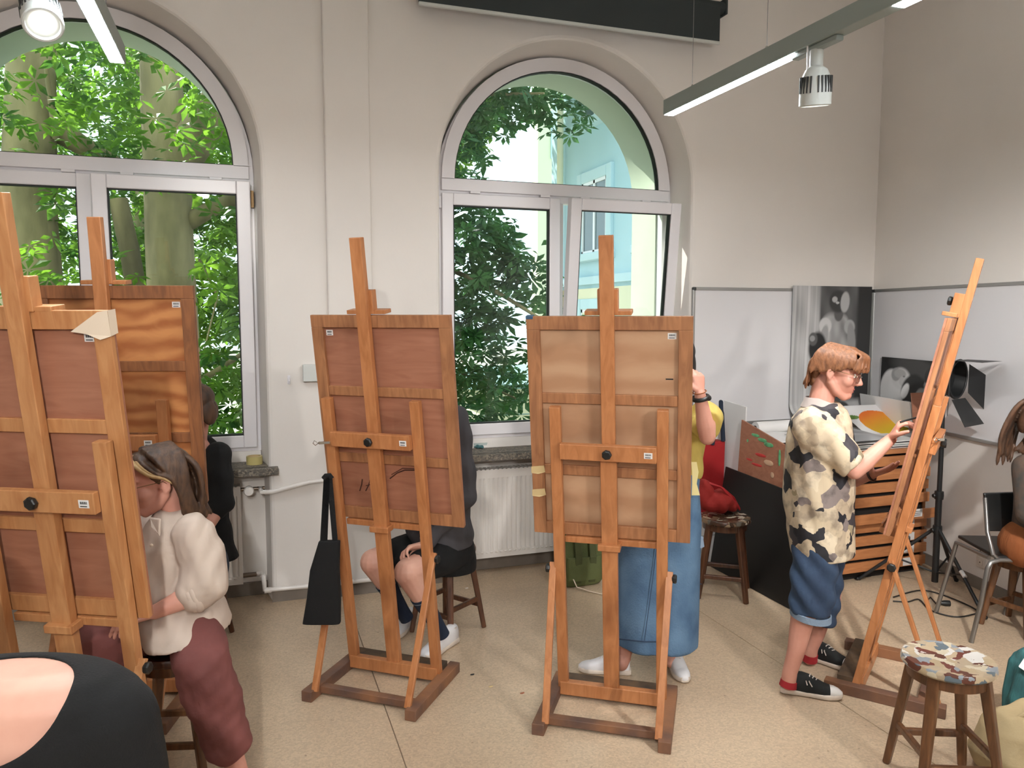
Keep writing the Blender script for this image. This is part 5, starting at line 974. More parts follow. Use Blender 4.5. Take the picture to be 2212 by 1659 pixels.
# ------------------------------------------------------------------ person in the patterned shirt
def person_shirt():
    o = V(2.52, 2.93, 0); t = thing('person', 'standing person in a patterned short-sleeved shirt and denim shorts drawing at the edge-on easel', 'person', o)
    F = V(.65, -.76, 0); Lt = V(.76, .65, 0); hC = Q(1803, 805, 3.57); MH = fr(F, 13); b = MB()
    T = head(b, hC, MH, 1.04); nb = Q(1772, 876, 3.58); b.chain([T @ V(0, -.028, -.045), nb], [.054, .058])
    shR, elR, wrR = Q(1755, 930, 3.43), Q(1846, 1018, 3.38), Q(1925, 948, 3.40); shL, elL, wrL = Q(1792, 935, 3.73), Q(1828, 1040, 3.72), Q(1884, 1024, 3.62)
    hp = Q(1770, 1105, 3.58); torso(b, hp, nb, Lt, F, .13, .11, .075); arm(b, shR, elR, wrR); arm(b, shL, elL, wrL)
    hand(b, wrR, (Q(1950, 905, 3.36)-wrR), F*.9+V(0, 0, -.25), -1, (.75, .85, .9, .95), .95, 0, (.6, .7, .35)); hand(b, wrL, (Q(1925, 1012, 3.54)-wrL), V(0, 0, 1)+F*.2, 1, (.12, .15, .2, .25), .95, .10, (.8, .5, .1), .2)
    hR, kR, aR = Q(1772, 1125, 3.51), Q(1756, 1285, 3.45), Q(1706, 1452, 3.43); hL, kL, aL = Q(1780, 1125, 3.66), Q(1793, 1290, 3.70), Q(1752, 1400, 3.73)
    leg(b, hR, kR, aR, 1, -F, .065); leg(b, hL, kL, aL, 1, -F, .065); b.chain([aR, Q(1703, 1475, 3.43)], [.034, .034]); b.chain([aL, Q(1748, 1422, 3.74)], [.034, .034])
    fuse('body', b, 'skin', t, o, .0048, 3, .5)
    eyes(T, t, o); lips(T, t, o); brows(T, t, o, 'hair_ginger'); glasses(T, t, o)
    h = MB(); R3 = MH.to_3x3()
    def e(p, r): h.ell(T @ V(*p), r, R3, 20, 12)
    e((0, -.010, .050), (.080, .096, .074)); e((0, .030, .080), (.066, .062, .040)); e((0, -.072, .0), (.058, .030, .056)); e((0, -.072, -.050), (.040, .022, .036))
    rn = random.Random(2); S = []
    for i in range(54):
        a = -1.25+2.5*i/53+rn.uniform(-.05, .05); x = math.sin(a)*.070; S.append([(x*.6, .03, .122), (x*.9, .082+.025*math.cos(a), .104), (x*1.05, .072+.050*math.cos(a), .082), (x*1.08+rn.uniform(-.006, .006), .062+.062*math.cos(a)+rn.uniform(-.004, .010), .046+rn.uniform(-.016, .010)-.006*abs(a))])
    for sgn in (-1, 1):
        for i in range(40):
            w_ = i/39; y = .085-.175*w_; S.append([(sgn*.035, y*.6, .123), (sgn*.074, y*.88, .088), (sgn*(.084-.012*max(0, 1-w_*5)), y*.92-.006, .052+rn.uniform(-.006, .006)), (sgn*(.081-.014*max(0, 1-w_*5)), y*.90-.012+rn.uniform(-.005, .005), .036-.055*w_+rn.uniform(-.008, .008)+.016*max(0, 1-w_*4))])
    for i in range(26): x = -.062+.124*i/25; S.append([(x*.8, -.05, .11), (x*1.1, -.098, .04), (x*1.05, -.100, -.02), (x*.95+rn.uniform(-.01, .01), -.092-rn.uniform(0, .02), -.088+rn.uniform(-.012, .01))])
    locks(h, T, S, .0072, .0022); fuse('hair', h, 'hair_ginger', t, o, .0026, 2, .8)
    # shirt
    s = MB(); k = 3.58/FPX
    for y, x0, x1, bl in ():
        pass
    S = [(868, 1752, 1812, .075), (884, 1728, 1826, .135), (908, 1712, 1836, .185), (950, 1700, 1840, .205), (1010, 1696, 1842, .20), (1080, 1697, 1840, .20), (1140, 1702, 1842, .205), (1192, 1711, 1844, .21)]
    s.loft([(Q((x0+x1)/2, y, 3.58), F*((x1-x0)/2*k), Lt*bl) for y, x0, x1, bl in S], 32)
    def slv(a, b_, c_, r0, r1): s.ell(a, r0*.98); d = (c_-a).normalized(); p = d.cross(Lt).normalized(); s.loft([(a, p*r0, Lt*r0*.9), (a.lerp(c_, .35), p*r0*1.02, Lt*r0), (a.lerp(c_, .7), p*(r0+r1)/2, Lt*(r0+r1)/2), (c_, p*r1, Lt*r1*.95)], 24)
    slv(Q(1752, 922, 3.45), None, Q(1845, 1008, 3.38), .092, .070); slv(Q(1790, 930, 3.72), None, Q(1824, 1020, 3.72), .085, .068)
    ph = lambda c: (.004*np.sin(c[:, 2]*30+(c[:, 0]-c[:, 1])*26+3*np.sin(c[:, 2]*9))+.003*np.sin((c[:, 0]-c[:, 1])*60+c[:, 2]*20))*np.clip((c[:, 2]-.70)/.1, 0, 1)
    fuse('shirt', s, 'shirt_print', t, o, .008, 3, .6, ph)
    m = MB(); cs_ = []
    for i in range(29):
        a = R(28)+2*math.pi*(i/28)*(1-56/360); r_ = .068; c = nb+V(0, 0, .012)+F*.004
        cs_.append((c+(F*math.cos(a)*1.06+Lt*math.sin(a))*r_, (F*math.cos(a)+Lt*math.sin(a)), math.cos(a)))
    vs = []
    for p, n_, ca in cs_: dz = -.03*max(0, ca); vs += [p+V(0, 0, .028+dz), p+n_*.020+V(0, 0, -.016+dz*1.6), p+n_*.014+V(0, 0, -.020+dz*1.6), p-n_*.006+V(0, 0, .012+dz)]
    m.add(vs, [(4*i+j, 4*i+(j+1) % 4, 4*(i+1)+(j+1) % 4, 4*(i+1)+j) for i in range(28) for j in range(4)]+[(0, 1, 2, 3), (115, 114, 113, 112)])
    m.build('collar', 'collar_grey', t, smooth=50, off=o)
    s = MB(); kk = 3.5/FPX
    s.loft([(Q((a+c)/2, y, 3.58), F*((c-a)/2*kk), Lt*.17) for y, a, c in ((1085, 1722, 1826), (1150, 1716, 1826), (1200, 1714, 1822))], 24)
    s.loft([(Q((a+c)/2, y, h_), F*((c-a)/2*kk), Lt*w_) for y, a, c, h_, w_ in ((1170, 1714, 1812, 3.50, .10), (1240, 1710, 1806, 3.47, .098), (1300, 1707, 1800, 3.45, .094), (1322, 1708, 1794, 3.45, .092))], 24)
    s.loft([(Q((a+c)/2, y, h_), F*((c-a)/2*kk), Lt*w_) for y, a, c, h_, w_ in ((1170, 1735, 1824, 3.66, .10), (1250, 1738, 1822, 3.68, .095), (1310, 1740, 1814, 3.69, .09), (1345, 1745, 1806, 3.70, .086))], 24)
    fuse('shorts', s, 'denim_dark', t, o, .008, 3, .6, lambda c: .006*np.sin(c[:, 2]*52+(c[:, 0]-c[:, 1])*40))
    c = Q(1751, 1326, 3.45); m = MB(); m.rings([[c+F*(.083+q)*math.cos(a)+Lt*(.086+q)*math.sin(a)+V(0, 0, z-.012*math.cos(a)) for a in (2*math.pi*i/28 for i in range(28))] for q, z in ((.004, -.018), (.008, -.016), (.008, .012), (.002, .014))], cap=False, close=True); m.build('turn_up', 'denim_hem', t, smooth=40, off=o)
    for a_, c_ in ((Q(1706, 1462, 3.43), Q(1702, 1482, 3.43)), (Q(1752, 1405, 3.73), Q(1748, 1425, 3.74))): MB().tube([a_.lerp(c_, .35), a_.lerp(c_, .7), c_], [.0365, .038, .040], 20).build('sock', 'sock_red', t, smooth=60, off=o)
    sneaker(t, o, FL(1686, 1493), FL(1797, 1508), 'canvas_black', 'rubber_white', 'toe_cap', 'lace', .268); sneaker(t, o, FL(1733, 1418), FL(1826, 1446), 'canvas_black', 'rubber_white', 'toe_cap', 'lace', .268)
    d = (wrL-elL).normalized(); p = d.cross(UZ).normalized(); q = d.cross(p); c = wrL-d*.004; MB().tube([c+(p*math.cos(a)+q*math.sin(a))*.031 for a in (2*math.pi*i/20 for i in range(20))], .006, 8, close=True).build('bracelet', 'bracelet', t, smooth=60, off=o)
    return t
person_shirt()
def pencil(label, p, d, L_=.15):
    d = V(*d).normalized(); t = thing('charcoal_stick', label, 'drawing stick', p); MB().tube([V(0, 0, 0)-d*L_*.3, d*L_*.7], .004, 8).build('stick', 'ink', t, smooth=50)
pencil('thin dark drawing stick held by the person in the patterned shirt', Q(1958, 908, 3.34), (.7, -.5, .3), .09)
# ------------------------------------------------------------------ person in yellow shirt and denim skirt
def person_denim():
    o = V(1.80, 3.30, 0); t = thing('person', 'standing person in a yellow shirt and long denim skirt hidden behind the pale board', 'person', o)
    F = V(-.56, -.83, 0); Lt = V(.83, -.56, 0); b = MB(); hC = Q(1460, 785, 3.72); MH = fr(F, 4); T = head(b, hC, MH, 1.0); nb = Q(1452, 870, 3.74); b.chain([T @ V(0, -.028, -.045), nb], [.052, .056])
    shL, elL, wrL = Q(1524, 892, 3.72), Q(1528, 944, 3.44), Q(1512, 852, 3.40); shR, elR, wrR = Q(1384, 895, 3.76), Q(1352, 1000, 3.66), Q(1322, 925, 3.46); hp = Q(1430, 1085, 3.74)
    torso(b, hp, nb, Lt, F, .16, .15, .10); arm(b, shL, elL, wrL); arm(b, shR, elR, wrR)
    hand(b, wrL, (Q(1506, 795, 3.42)-wrL), V(*FH)*.8-Vector(_r)*.5, 1, (.7, .7, .75, .8), .95, .03); hand(b, wrR, (Q(1318, 870, 3.40)-wrR), F, 1, (.7, .8, .8, .8), .9)
    hl, kl, al = Q(1465, 1100, 3.74), Q(1462, 1270, 3.66), Q(1446, 1405, 3.68); hr, kr, ar = Q(1392, 1100, 3.74), Q(1385, 1270, 3.62), Q(1348, 1420, 3.62)
    leg(b, hl, kl, al, .95, -F, .07); leg(b, hr, kr, ar, .95, -F, .07); b.chain([al, Q(1450, 1428, 3.66)], [.034, .034]); b.chain([ar, Q(1342, 1434, 3.60)], [.034, .034]); fuse('body', b, 'skin', t, o, .0048, 3, .5)
    eyes(T, t, o); lips(T, t, o); h = MB(); R3 = MH.to_3x3()
    for p, r in (((0, -.018, .055), (.092, .108, .085)), ((0, -.07, -.04), (.08, .05, .09)), ((.07, -.03, -.02), (.025, .06, .08)), ((-.07, -.03, -.02), (.025, .06, .08)), ((0, .05, .10), (.065, .05, .03))): h.ell(T @ V(*p), r, R3, 20, 12)
    fuse('hair', h, 'hair_black', t, o, .006, 3, .6)
    s = MB(); k = 3.74/FPX
    s.loft([(Q(x, y, 3.74), Lt*a, F*b_) for x, y, a, b_ in ((1452, 872, .07, .07), (1453, 892, .14, .09), (1450, 930, .165, .12), (1446, 990, .165, .13), (1440, 1030, .168, .13))], 28)
    for a, c, r0, r1 in ((shL, shL.lerp(elL, .55), .078, .074), (shR, shR.lerp(elR, .6), .078, .074)): d = (c-a).normalized(); p = d.cross(UZ).normalized(); q = d.cross(p); s.loft([(a-d*.02, p*r0*.8, q*r0*.8), (a.lerp(c, .3), p*r0, q*r0), (c, p*r1, q*r1)], 20)
    fuse('shirt', s, 'yellow_cotton', t, o, .008, 4, .6, lambda c: .005*np.sin(c[:, 2]*40+c[:, 0]*30))
    SK = [(1442, 1012, .160, .130, 3.74), (1436, 1050, .165, .135, 3.73), (1426, 1120, .20, .155, 3.71), (1420, 1200, .208, .165, 3.68), (1416, 1300, .212, .17, 3.645), (1414, 1386, .212, .17, 3.62)]
    s = MB(); s.loft([(Q(x, y, h_), Lt*a, F*b_) for x, y, a, b_, h_ in SK], 40)
    def sk(x, y, g=.004):
        ys = [q[1] for q in SK]; it = [float(np.interp(y, ys, [q[i] for q in SK])) for i in (0, 2, 3, 4)]; u = min(.98, abs((x-it[0])*it[3]/FPX/it[1])); return Q(x, y, it[3]-it[2]*math.sqrt(1-u*u)*.985-g)
    fuse('denim_skirt', s, 'denim', t, o, .009, 3, .6, lambda c: .006*np.sin((c[:, 0]*.83-c[:, 1]*.56)*34)*np.clip((1.0-c[:, 2]), 0, 1))
    e0 = Q(1500, 1150, 3.60); m = MB(); fl_ = [sk(1484, 1148), sk(1516, 1158), sk(1519, 1180), sk(1506, 1186), sk(1488, 1178)]; dd_ = V(*FH)*-.012+Vector(_r)*.004
    m.add(fl_+[p+dd_ for p in fl_], [(0,1,2,3,4),(9,8,7,6,5)]+[(i, (i+1) % 5, (i+1) % 5+5, i+5) for i in range(5)]); m.build('pocket_flap', 'denim_hem', t, off=o, bevel=.003)
    def seam(ps, r=.0018): MB().tube([sk(x, y, .0015) for x, y, h_ in ps], r, 6).build('seam', 'denim_dark', t, off=o, smooth=60)
    seam([(1424, 1130, 3.575), (1410, 1250, 3.565), (1392, 1384, 3.565)]); seam([(1484, 1180, 3.565), (1478, 1252, 3.56)]); seam([(1478, 1252, 3.56), (1516, 1262, 3.64)]); seam([(1335, 1380, 3.62), (1392, 1386, 3.562), (1450, 1386, 3.555), (1500, 1378, 3.60)], .003)
    m = MB(); m.rings([[Q(x-w_, y, 3.545), Q(x+w_, y, 3.545), Q(x+w_, y, 3.555), Q(x-w_, y, 3.555)] for x, y, w_ in ((1499, 998, 6), (1502, 1020, 7), (1500, 1045, 5), (1503, 1070, 9))]); m.build('apron_string', 'cream_strap', t, off=o)
    sneaker(t, o, FL(1362, 1456), FL(1262, 1450), 'white_leather', 'rubber_white', 'white_leather', 'lace', .255); sneaker(t, o, FL(1444, 1425), FL(1478, 1474), 'white_leather', 'rubber_white', 'white_leather', 'lace', .265)
    for c, r_, w_, nm, mm in ((wrL.lerp(elL, .08), .033, .010, 'watch_band', 'black_plastic'), (wrL.lerp(elL, -.06), .029, .0025, 'bracelet', 'rust_cord')):
        d = (wrL-elL).normalized(); p = d.cross(UZ).normalized(); q = d.cross(p); MB().tube([c+(p*math.cos(a)+q*math.sin(a))*r_ for a in (2*math.pi*i/22 for i in range(22))], w_, 8, close=True).build(nm, mm, t, smooth=60, off=o)
    c = wrL.lerp(elL, .08)+Vector(_r)*.034; MB().ell(c, (.012, .02, .014), n=12, m=8).build('watch_case', 'black_plastic', t, smooth=60, off=o)
person_denim()
# ------------------------------------------------------------------ seated person in grey top and navy socks
def person_grey():
    o = V(1.0, 4.0, 0); t = thing('person', 'seated person in grey top, navy knee socks and white sneakers behind the second easel', 'person', o)
    F = V(-.61, -.79, 0); Lt = V(.79, -.61, 0); b = MB(); hC = Q(905, 790, 3.96); MH = fr(F, 10); T = head(b, hC, MH, 1.0); nb = Q(925, 868, 4.04); b.chain([T @ V(0, -.028, -.045), nb], [.052, .056])
    shL, elL, wrL = Q(985, 905, 4.00), Q(1000, 1065, 4.02), Q(918, 1176, 3.84); shR, elR, wrR = Q(868, 905, 4.12), Q(800, 1000, 3.95), Q(790, 930, 3.80); hp = Q(955, 1160, 4.12)
    torso(b, hp, nb, Lt, F, .155, .16, .10); arm(b, shL, elL, wrL); arm(b, shR, elR, wrR); hand(b, wrL, (Q(872, 1186, 3.80)-wrL), -UZ*.8+V(*FH)*-.5, -1, (.5, .55, .6, .65), 1.0, .10); hand(b, wrR, UZ, F, 1, (.6, .6, .6, .6), .9)
    hl, kl, al = Q(985, 1190, 4.06), Q(880, 1236, 3.74), Q(945, 1352, 3.86); hr, kr, ar = Q(915, 1180, 4.18), Q(806, 1214, 3.90), Q(868, 1318, 4.02)
    for h_, k_, a_ in ((hl, kl, al), (hr, kr, ar)): b.chain([h_, h_.lerp(k_, .5), k_, k_.lerp(a_, .3), k_.lerp(a_, .7), a_], [.088, .080, .068, .056, .042, .034])
    fuse('body', b, 'skin_pale', t, o, .0044, 2, .45); eyes(T, t, o); h = MB(); R3 = MH.to_3x3()
    for p, r in (((0, -.018, .055), (.09, .106, .084)), ((0, -.08, -.03), (.07, .045, .10)), ((0, .05, .10), (.062, .05, .03))): h.ell(T @ V(*p), r, R3, 20, 12)
    fuse('hair', h, 'hair_brown', t, o, .006, 3, .6)
    s = MB(); s.loft([(Q(x, y, 4.06), Lt*a, F*b_) for x, y, a, b_ in ((926, 866, .07, .07), (926, 890, .14, .10), (930, 960, .175, .135), (940, 1060, .185, .15), (950, 1150, .185, .15), (955, 1178, .17, .14))], 28)
    d = (elL-shL).normalized(); s.chain([shL, shL.lerp(elL, .5), elL, elL.lerp(wrL, .45), wrL.lerp(elL, .10)], [.075, .076, .080, .066, .046]); s.chain([shR, shR.lerp(elR, .5), elR, elR.lerp(wrR, .45), wrR.lerp(elR, .1)], [.075, .074, .07, .06, .044]); s.ell(Q(985, 1165, 4.02), (.075, .085, .06))
    fuse('sweatshirt', s, 'grey_sweat', t, o, .009, 4, .6, lambda c: .006*np.sin(c[:, 2]*36+c[:, 0]*22))
    s = MB(); s.loft([(Q(958, 1165, 4.12), Lt*.17, F*.13), (Q(958, 1205, 4.12), Lt*.185, F*.16), (Q(960, 1228, 4.12), Lt*.18, F*.15)], 28); s.chain([hl, hl.lerp(kl, .45), hl.lerp(kl, .70)], [.10, .094, .086]); s.chain([hr, hr.lerp(kr, .45), hr.lerp(kr, .72)], [.10, .094, .086]); s.chain([hl.lerp(kl, .3), hr.lerp(kr, .3)], [.08, .08]); s.chain([hl.lerp(kl, .6), hr.lerp(kr, .6)], [.06, .06])
    fuse('skirt', s, 'cloth_black', t, o, .009, 4, .5)
    for k_, a_ in ((kl, al), (kr, ar)):
        MB().tube([k_.lerp(a_, .42), k_.lerp(a_, .55), k_.lerp(a_, .75), k_.lerp(a_, 1.0), a_+(a_-k_)*.18], [.056, .052, .043, .038, .038], 22).build('knee_sock', 'navy_sock', t, smooth=60, off=o)
        for f in (.455, .49): c = k_.lerp(a_, f); MB().tube([c, k_.lerp(a_, f+.012)], [.0565-(f-.45)*.1, .056-(f-.45)*.1], 22).build('sock_stripe', 'sock_band', t, smooth=60, off=o)
    sneaker(t, o, FL(985, 1385), FL(900, 1436), 'white_leather', 'rubber_white', 'white_leather', 'lace', .285); sneaker(t, o, FL(892, 1345), FL(832, 1398), 'white_leather', 'rubber_white', 'white_leather', 'lace', .27)
person_grey()
# ------------------------------------------------------------------ person in the beige shirt
def person_beige():
    o = V(-.28, 3.0, 0); t = thing('person', 'seated person in a loose beige shirt and maroon trousers at the nearest left easel', 'person', o)
    Fh = V(-.96, -.28, 0); F = V(-.75, -.66, 0); Lt = V(.66, -.75, 0); b = MB(); hC = Q(344, 1042, 2.85); MH = fr(Fh, 8); T = head(b, hC, MH, 1.03); nb = Q(368, 1118, 2.88); b.chain([T @ V(0, -.028, -.045), nb], [.050, .056])
    shL, elL, wrL = Q(418, 1150, 2.74), Q(442, 1272, 2.70), Q(335, 1322, 2.62); shR, elR, wrR = Q(325, 1150, 3.0), Q(262, 1250, 2.95), Q(200, 1200, 2.80); hp = Q(392, 1320, 2.90)
    torso(b, hp, nb, Lt, F, .16, .16, .105); arm(b, shL, elL, wrL, 1.05); arm(b, shR, elR, wrR); hand(b, wrL, (Q(250, 1348, 2.56)-wrL), -UZ, -1, (.3, .35, .4, .45), 1.0, .05); hand(b, wrR, Q(180, 1150, 2.72)-wrR, F, 1, (.6, .7, .7, .8), .95)
    hl, kl, al = Q(415, 1345, 2.80), Q(436, 1435, 2.62), Q(514, 1668, 2.66); hr, kr, ar = Q(345, 1345, 2.92), Q(215, 1392, 2.66), Q(250, 1600, 2.72); leg(b, hl, kl, al, 1.1); leg(b, hr, kr, ar, 1.1); b.chain([al, Q(530, 1702, 2.62), Q(505, 1730, 2.50)], [.036, .036, .03]); b.chain([ar, Q(250, 1640, 2.70), Q(215, 1660, 2.6)], [.036, .036, .03])
    fuse('body', b, 'skin', t, o, .005, 3, .5); eyes(T, t, o); lips(T, t, o); brows(T, t, o, 'hair_brown'); glasses(T, t, o)
    h = MB(); R3 = MH.to_3x3()
    for p, r in (((0, -.022, .052), (.086, .104, .082)), ((0, -.075, -.03), (.07, .045, .09)), ((0, .045, .098), (.055, .05, .028))): h.ell(T @ V(*p), r, R3, 20, 12)
    rn = random.Random(5); S = []; S2 = []
    for sgn in (-1, 1):
        for i in range(15):
            y = .03-.125*i/14; j = rn.uniform(-.012, .012); w_ = i/14; q = [(sgn*.010, .06-.12*w_, .132), (sgn*.070, .035-.11*w_, .100), (sgn*.088, -.005-.075*w_, .045), (sgn*.086, -.038-.04*w_, -.02), (sgn*.078, -.045-.045*w_+j*.5, -.085), (sgn*(.062+j*.5), -.05-.055*w_+j, -.140+abs(j))]
            if i < 3: q = [(sgn*.010, .078-.01*i, .116), (sgn*.056, .074-.012*i, .088), (sgn*.080, .040-.012*i, .050), (sgn*.092, -.004-.008*i, .030), (sgn*.090, -.038, -.006), (sgn*.084, -.05, -.06)]
            (S2 if (i in (0, 1)) else S).append(q)
    for i in range(13): x = -.066+.132*i/12; S.append([(x*.5, -.06, .125), (x*1.1, -.118, .05), (x*1.15, -.128, -.03), (x*1.05, -.125+rn.uniform(-.012, .01), -.10), (x*.9, -.14+rn.uniform(-.02, .02), -.155+rn.uniform(-.012, .012))])
    locks(h, T, S, .013, .003); fuse('hair', h, 'hair_brown', t, o, .004, 1, .5); h = MB(); locks(h, T, S2, .008, .002); h.build('blond_streak', 'hair_blond', t, smooth=70, off=o)
    s = MB(); k = 2.86/FPX; s.loft([(Q((x0+x1)/2, y, h_), Vector(_r)*((x1-x0)/2*k), V(*FH)*dp) for y, x0, x1, dp, h_ in ((1100, 345, 400, .07, 2.86), (1122, 318, 426, .13, 2.86), (1165, 303, 440, .17, 2.85), (1230, 298, 448, .18, 2.84), (1290, 305, 464, .185, 2.82), (1335, 312, 484, .21, 2.78), (1362, 322, 488, .225, 2.765))], 32)
    s.loft([(Q(392, 1320, 2.74), Vector(_r)*.11, V(*FH)*.05), (Q(392, 1350, 2.70), Vector(_r)*.10, V(*FH)*.035), (Q(390, 1385, 2.665), Vector(_r)*.05, V(*FH)*.025), (Q(387, 1412, 2.645), Vector(_r)*.010, V(*FH)*.014)], 24)
    s.chain([shL+V(0, 0, -.01), shL.lerp(elL, .5)+V(.015, 0, 0), elL+V(.0, 0, .02), elL.lerp(wrL, .22)], [.080, .084, .084, .066]); s.chain([shR, shR.lerp(elR, .5), elR], [.08, .08, .07])
    fuse('shirt', s, 'linen', t, o, .0075, 3, .6, lambda c: .0045*np.sin(c[:, 2]*24+c[:, 0]*52+2*np.sin(c[:, 2]*9))+.0025*np.sin(c[:, 0]*90-c[:, 2]*50))
    c = elL.lerp(wrL, .26); d = (wrL-elL).normalized(); p = d.cross(UZ).normalized(); q = d.cross(p)
    for f, r_ in ((.22, .070), (.30, .064)): c = elL.lerp(wrL, f); MB().tube([c+(p*math.cos(a)+q*math.sin(a))*(r_-.016) for a in (2*math.pi*i/24 for i in range(24))], .018, 10, close=True).build('rolled_cuff', 'linen', t, smooth=60, off=o)
    m = MB(); n0 = nb+F*.05+V(0, 0, -.02); a0, a1, a2, a3 = Q(322, 1118, 2.70), Q(346, 1122, 2.68), Q(344, 1160, 2.655), Q(326, 1138, 2.665); dd = V(*FH)*.012; m.add([a0, a1, a2, a3, a0+dd, a1+dd, a2+dd, a3+dd], [(0,1,2,3),(7,6,5,4),(0,4,5,1),(1,5,6,2),(2,6,7,3),(3,7,4,0)]); m.build('collar', 'linen', t, off=o, bevel=.004)
    MB().ell(Q(327, 1178, 2.665), (.006, .004, .006), n=10, m=8).build('button', 'masking_tape', t, off=o, smooth=60)
    s = MB(); s.chain([hl, hl.lerp(kl, .5), kl, kl.lerp(al, .3), kl.lerp(al, .55), kl.lerp(al, .70)], [.098, .100, .100, .096, .090, .084]); s.chain([hr, hr.lerp(kr, .5), kr, kr.lerp(ar, .4), kr.lerp(ar, .84)], [.112, .105, .100, .09, .085]); s.chain([hl, hp+V(0, 0, -.05), hr], [.11, .115, .11])
    fuse('trousers', s, 'maroon', t, o, .008, 4, .6, lambda c: .004*np.sin(c[:, 2]*40+c[:, 0]*34)+.002*np.sin(c[:, 2]*90-c[:, 0]*60))
person_beige()
# ------------------------------------------------------------------ person in black by the left window
def person_black():
    o = V(-.15, 4.3, 0); t = thing('person', 'seated person in black with rolled sleeves beside the left window sill', 'person', o)
    F = V(-.35, -.94, 0); Lt = V(.94, -.35, 0); b = MB(); hC = Q(420, 885, 4.10); MH = fr(V(-.75, -.66, 0), 10); T = head(b, hC, MH, 1.0); nb = Q(424, 950, 4.16); b.chain([T @ V(0, -.028, -.045), nb], [.05, .055])
    shL, elL, wrL = Q(470, 985, 4.12), Q(478, 1085, 4.12), Q(440, 1156, 3.98); shR, elR, wrR = Q(376, 985, 4.22), Q(350, 1080, 4.15), Q(370, 1000, 4.0); hp = Q(430, 1200, 4.26); torso(b, hp, nb, Lt, F, .155, .15, .10); arm(b, shL, elL, wrL); arm(b, shR, elR, wrR); hand(b, wrL, Q(405, 1190, 3.9)-wrL, -UZ, -1, (.4, .4, .5, .5), .9); hand(b, wrR, UZ, F, 1, (.6, .6, .6, .6), .9)
    hl, kl, al = Q(452, 1205, 4.22), Q(462, 1222, 3.92), Q(452, 1325, 3.98); hr, kr, ar = Q(405, 1205, 4.28), Q(385, 1225, 3.95), Q(380, 1330, 4.0); leg(b, hl, kl, al); leg(b, hr, kr, ar); fuse('body', b, 'skin', t, o, .0055, 3, .5); eyes(T, t, o); h = MB(); R3 = MH.to_3x3()
    for p, r in (((0, -.018, .055), (.090, .106, .085)), ((0, -.085, -.02), (.065, .045, .07)), ((.02, -.12, -.06), (.035, .03, .04)), ((0, .05, .10), (.062, .05, .03)), ((.075, -.03, -.02), (.022, .05, .07)), ((-.075, -.03, -.02), (.022, .05, .07))): h.ell(T @ V(*p), r, R3, 20, 12)
    fuse('hair', h, 'hair_auburn', t, o, .005, 2, .6); s = MB(); s.loft([(Q(x, y, 4.2), Lt*a, F*b_) for x, y, a, b_ in ((424, 945, .07, .07), (424, 968, .14, .10), (426, 1050, .165, .13), (430, 1130, .165, .135), (440, 1185, .175, .14), (446, 1206, .175, .13))], 28); s.chain([shL, shL.lerp(elL, .5), elL, elL.lerp(wrL, .25)], [.075, .072, .070, .058]); s.chain([shR, elR, elR.lerp(wrR, .3)], [.072, .068, .055])
    fuse('black_top', s, 'cloth_black', t, o, .009, 3, .6, lambda c: .005*np.sin(c[:, 2]*40+c[:, 0]*20))
    s = MB(); s.chain([hl, kl, kl.lerp(al, .5), al], [.10, .078, .070, .064]); s.chain([hr, kr, kr.lerp(ar, .5), ar], [.10, .078, .07, .064]); s.chain([hl, hr], [.11, .11]); fuse('jeans', s, 'jeans_navy', t, o, .009, 3, .5)
    sneaker(t, o, al*1.0+V(.03, .03, -al.z), al+V(-.1, -.2, -al.z), 'canvas_black', 'rubber_white', 'canvas_black', 'lace', .26); sneaker(t, o, ar+V(.03, .03, -ar.z), ar+V(-.1, -.2, -ar.z), 'canvas_black', 'rubber_white', 'canvas_black', 'lace', .26)
person_black()
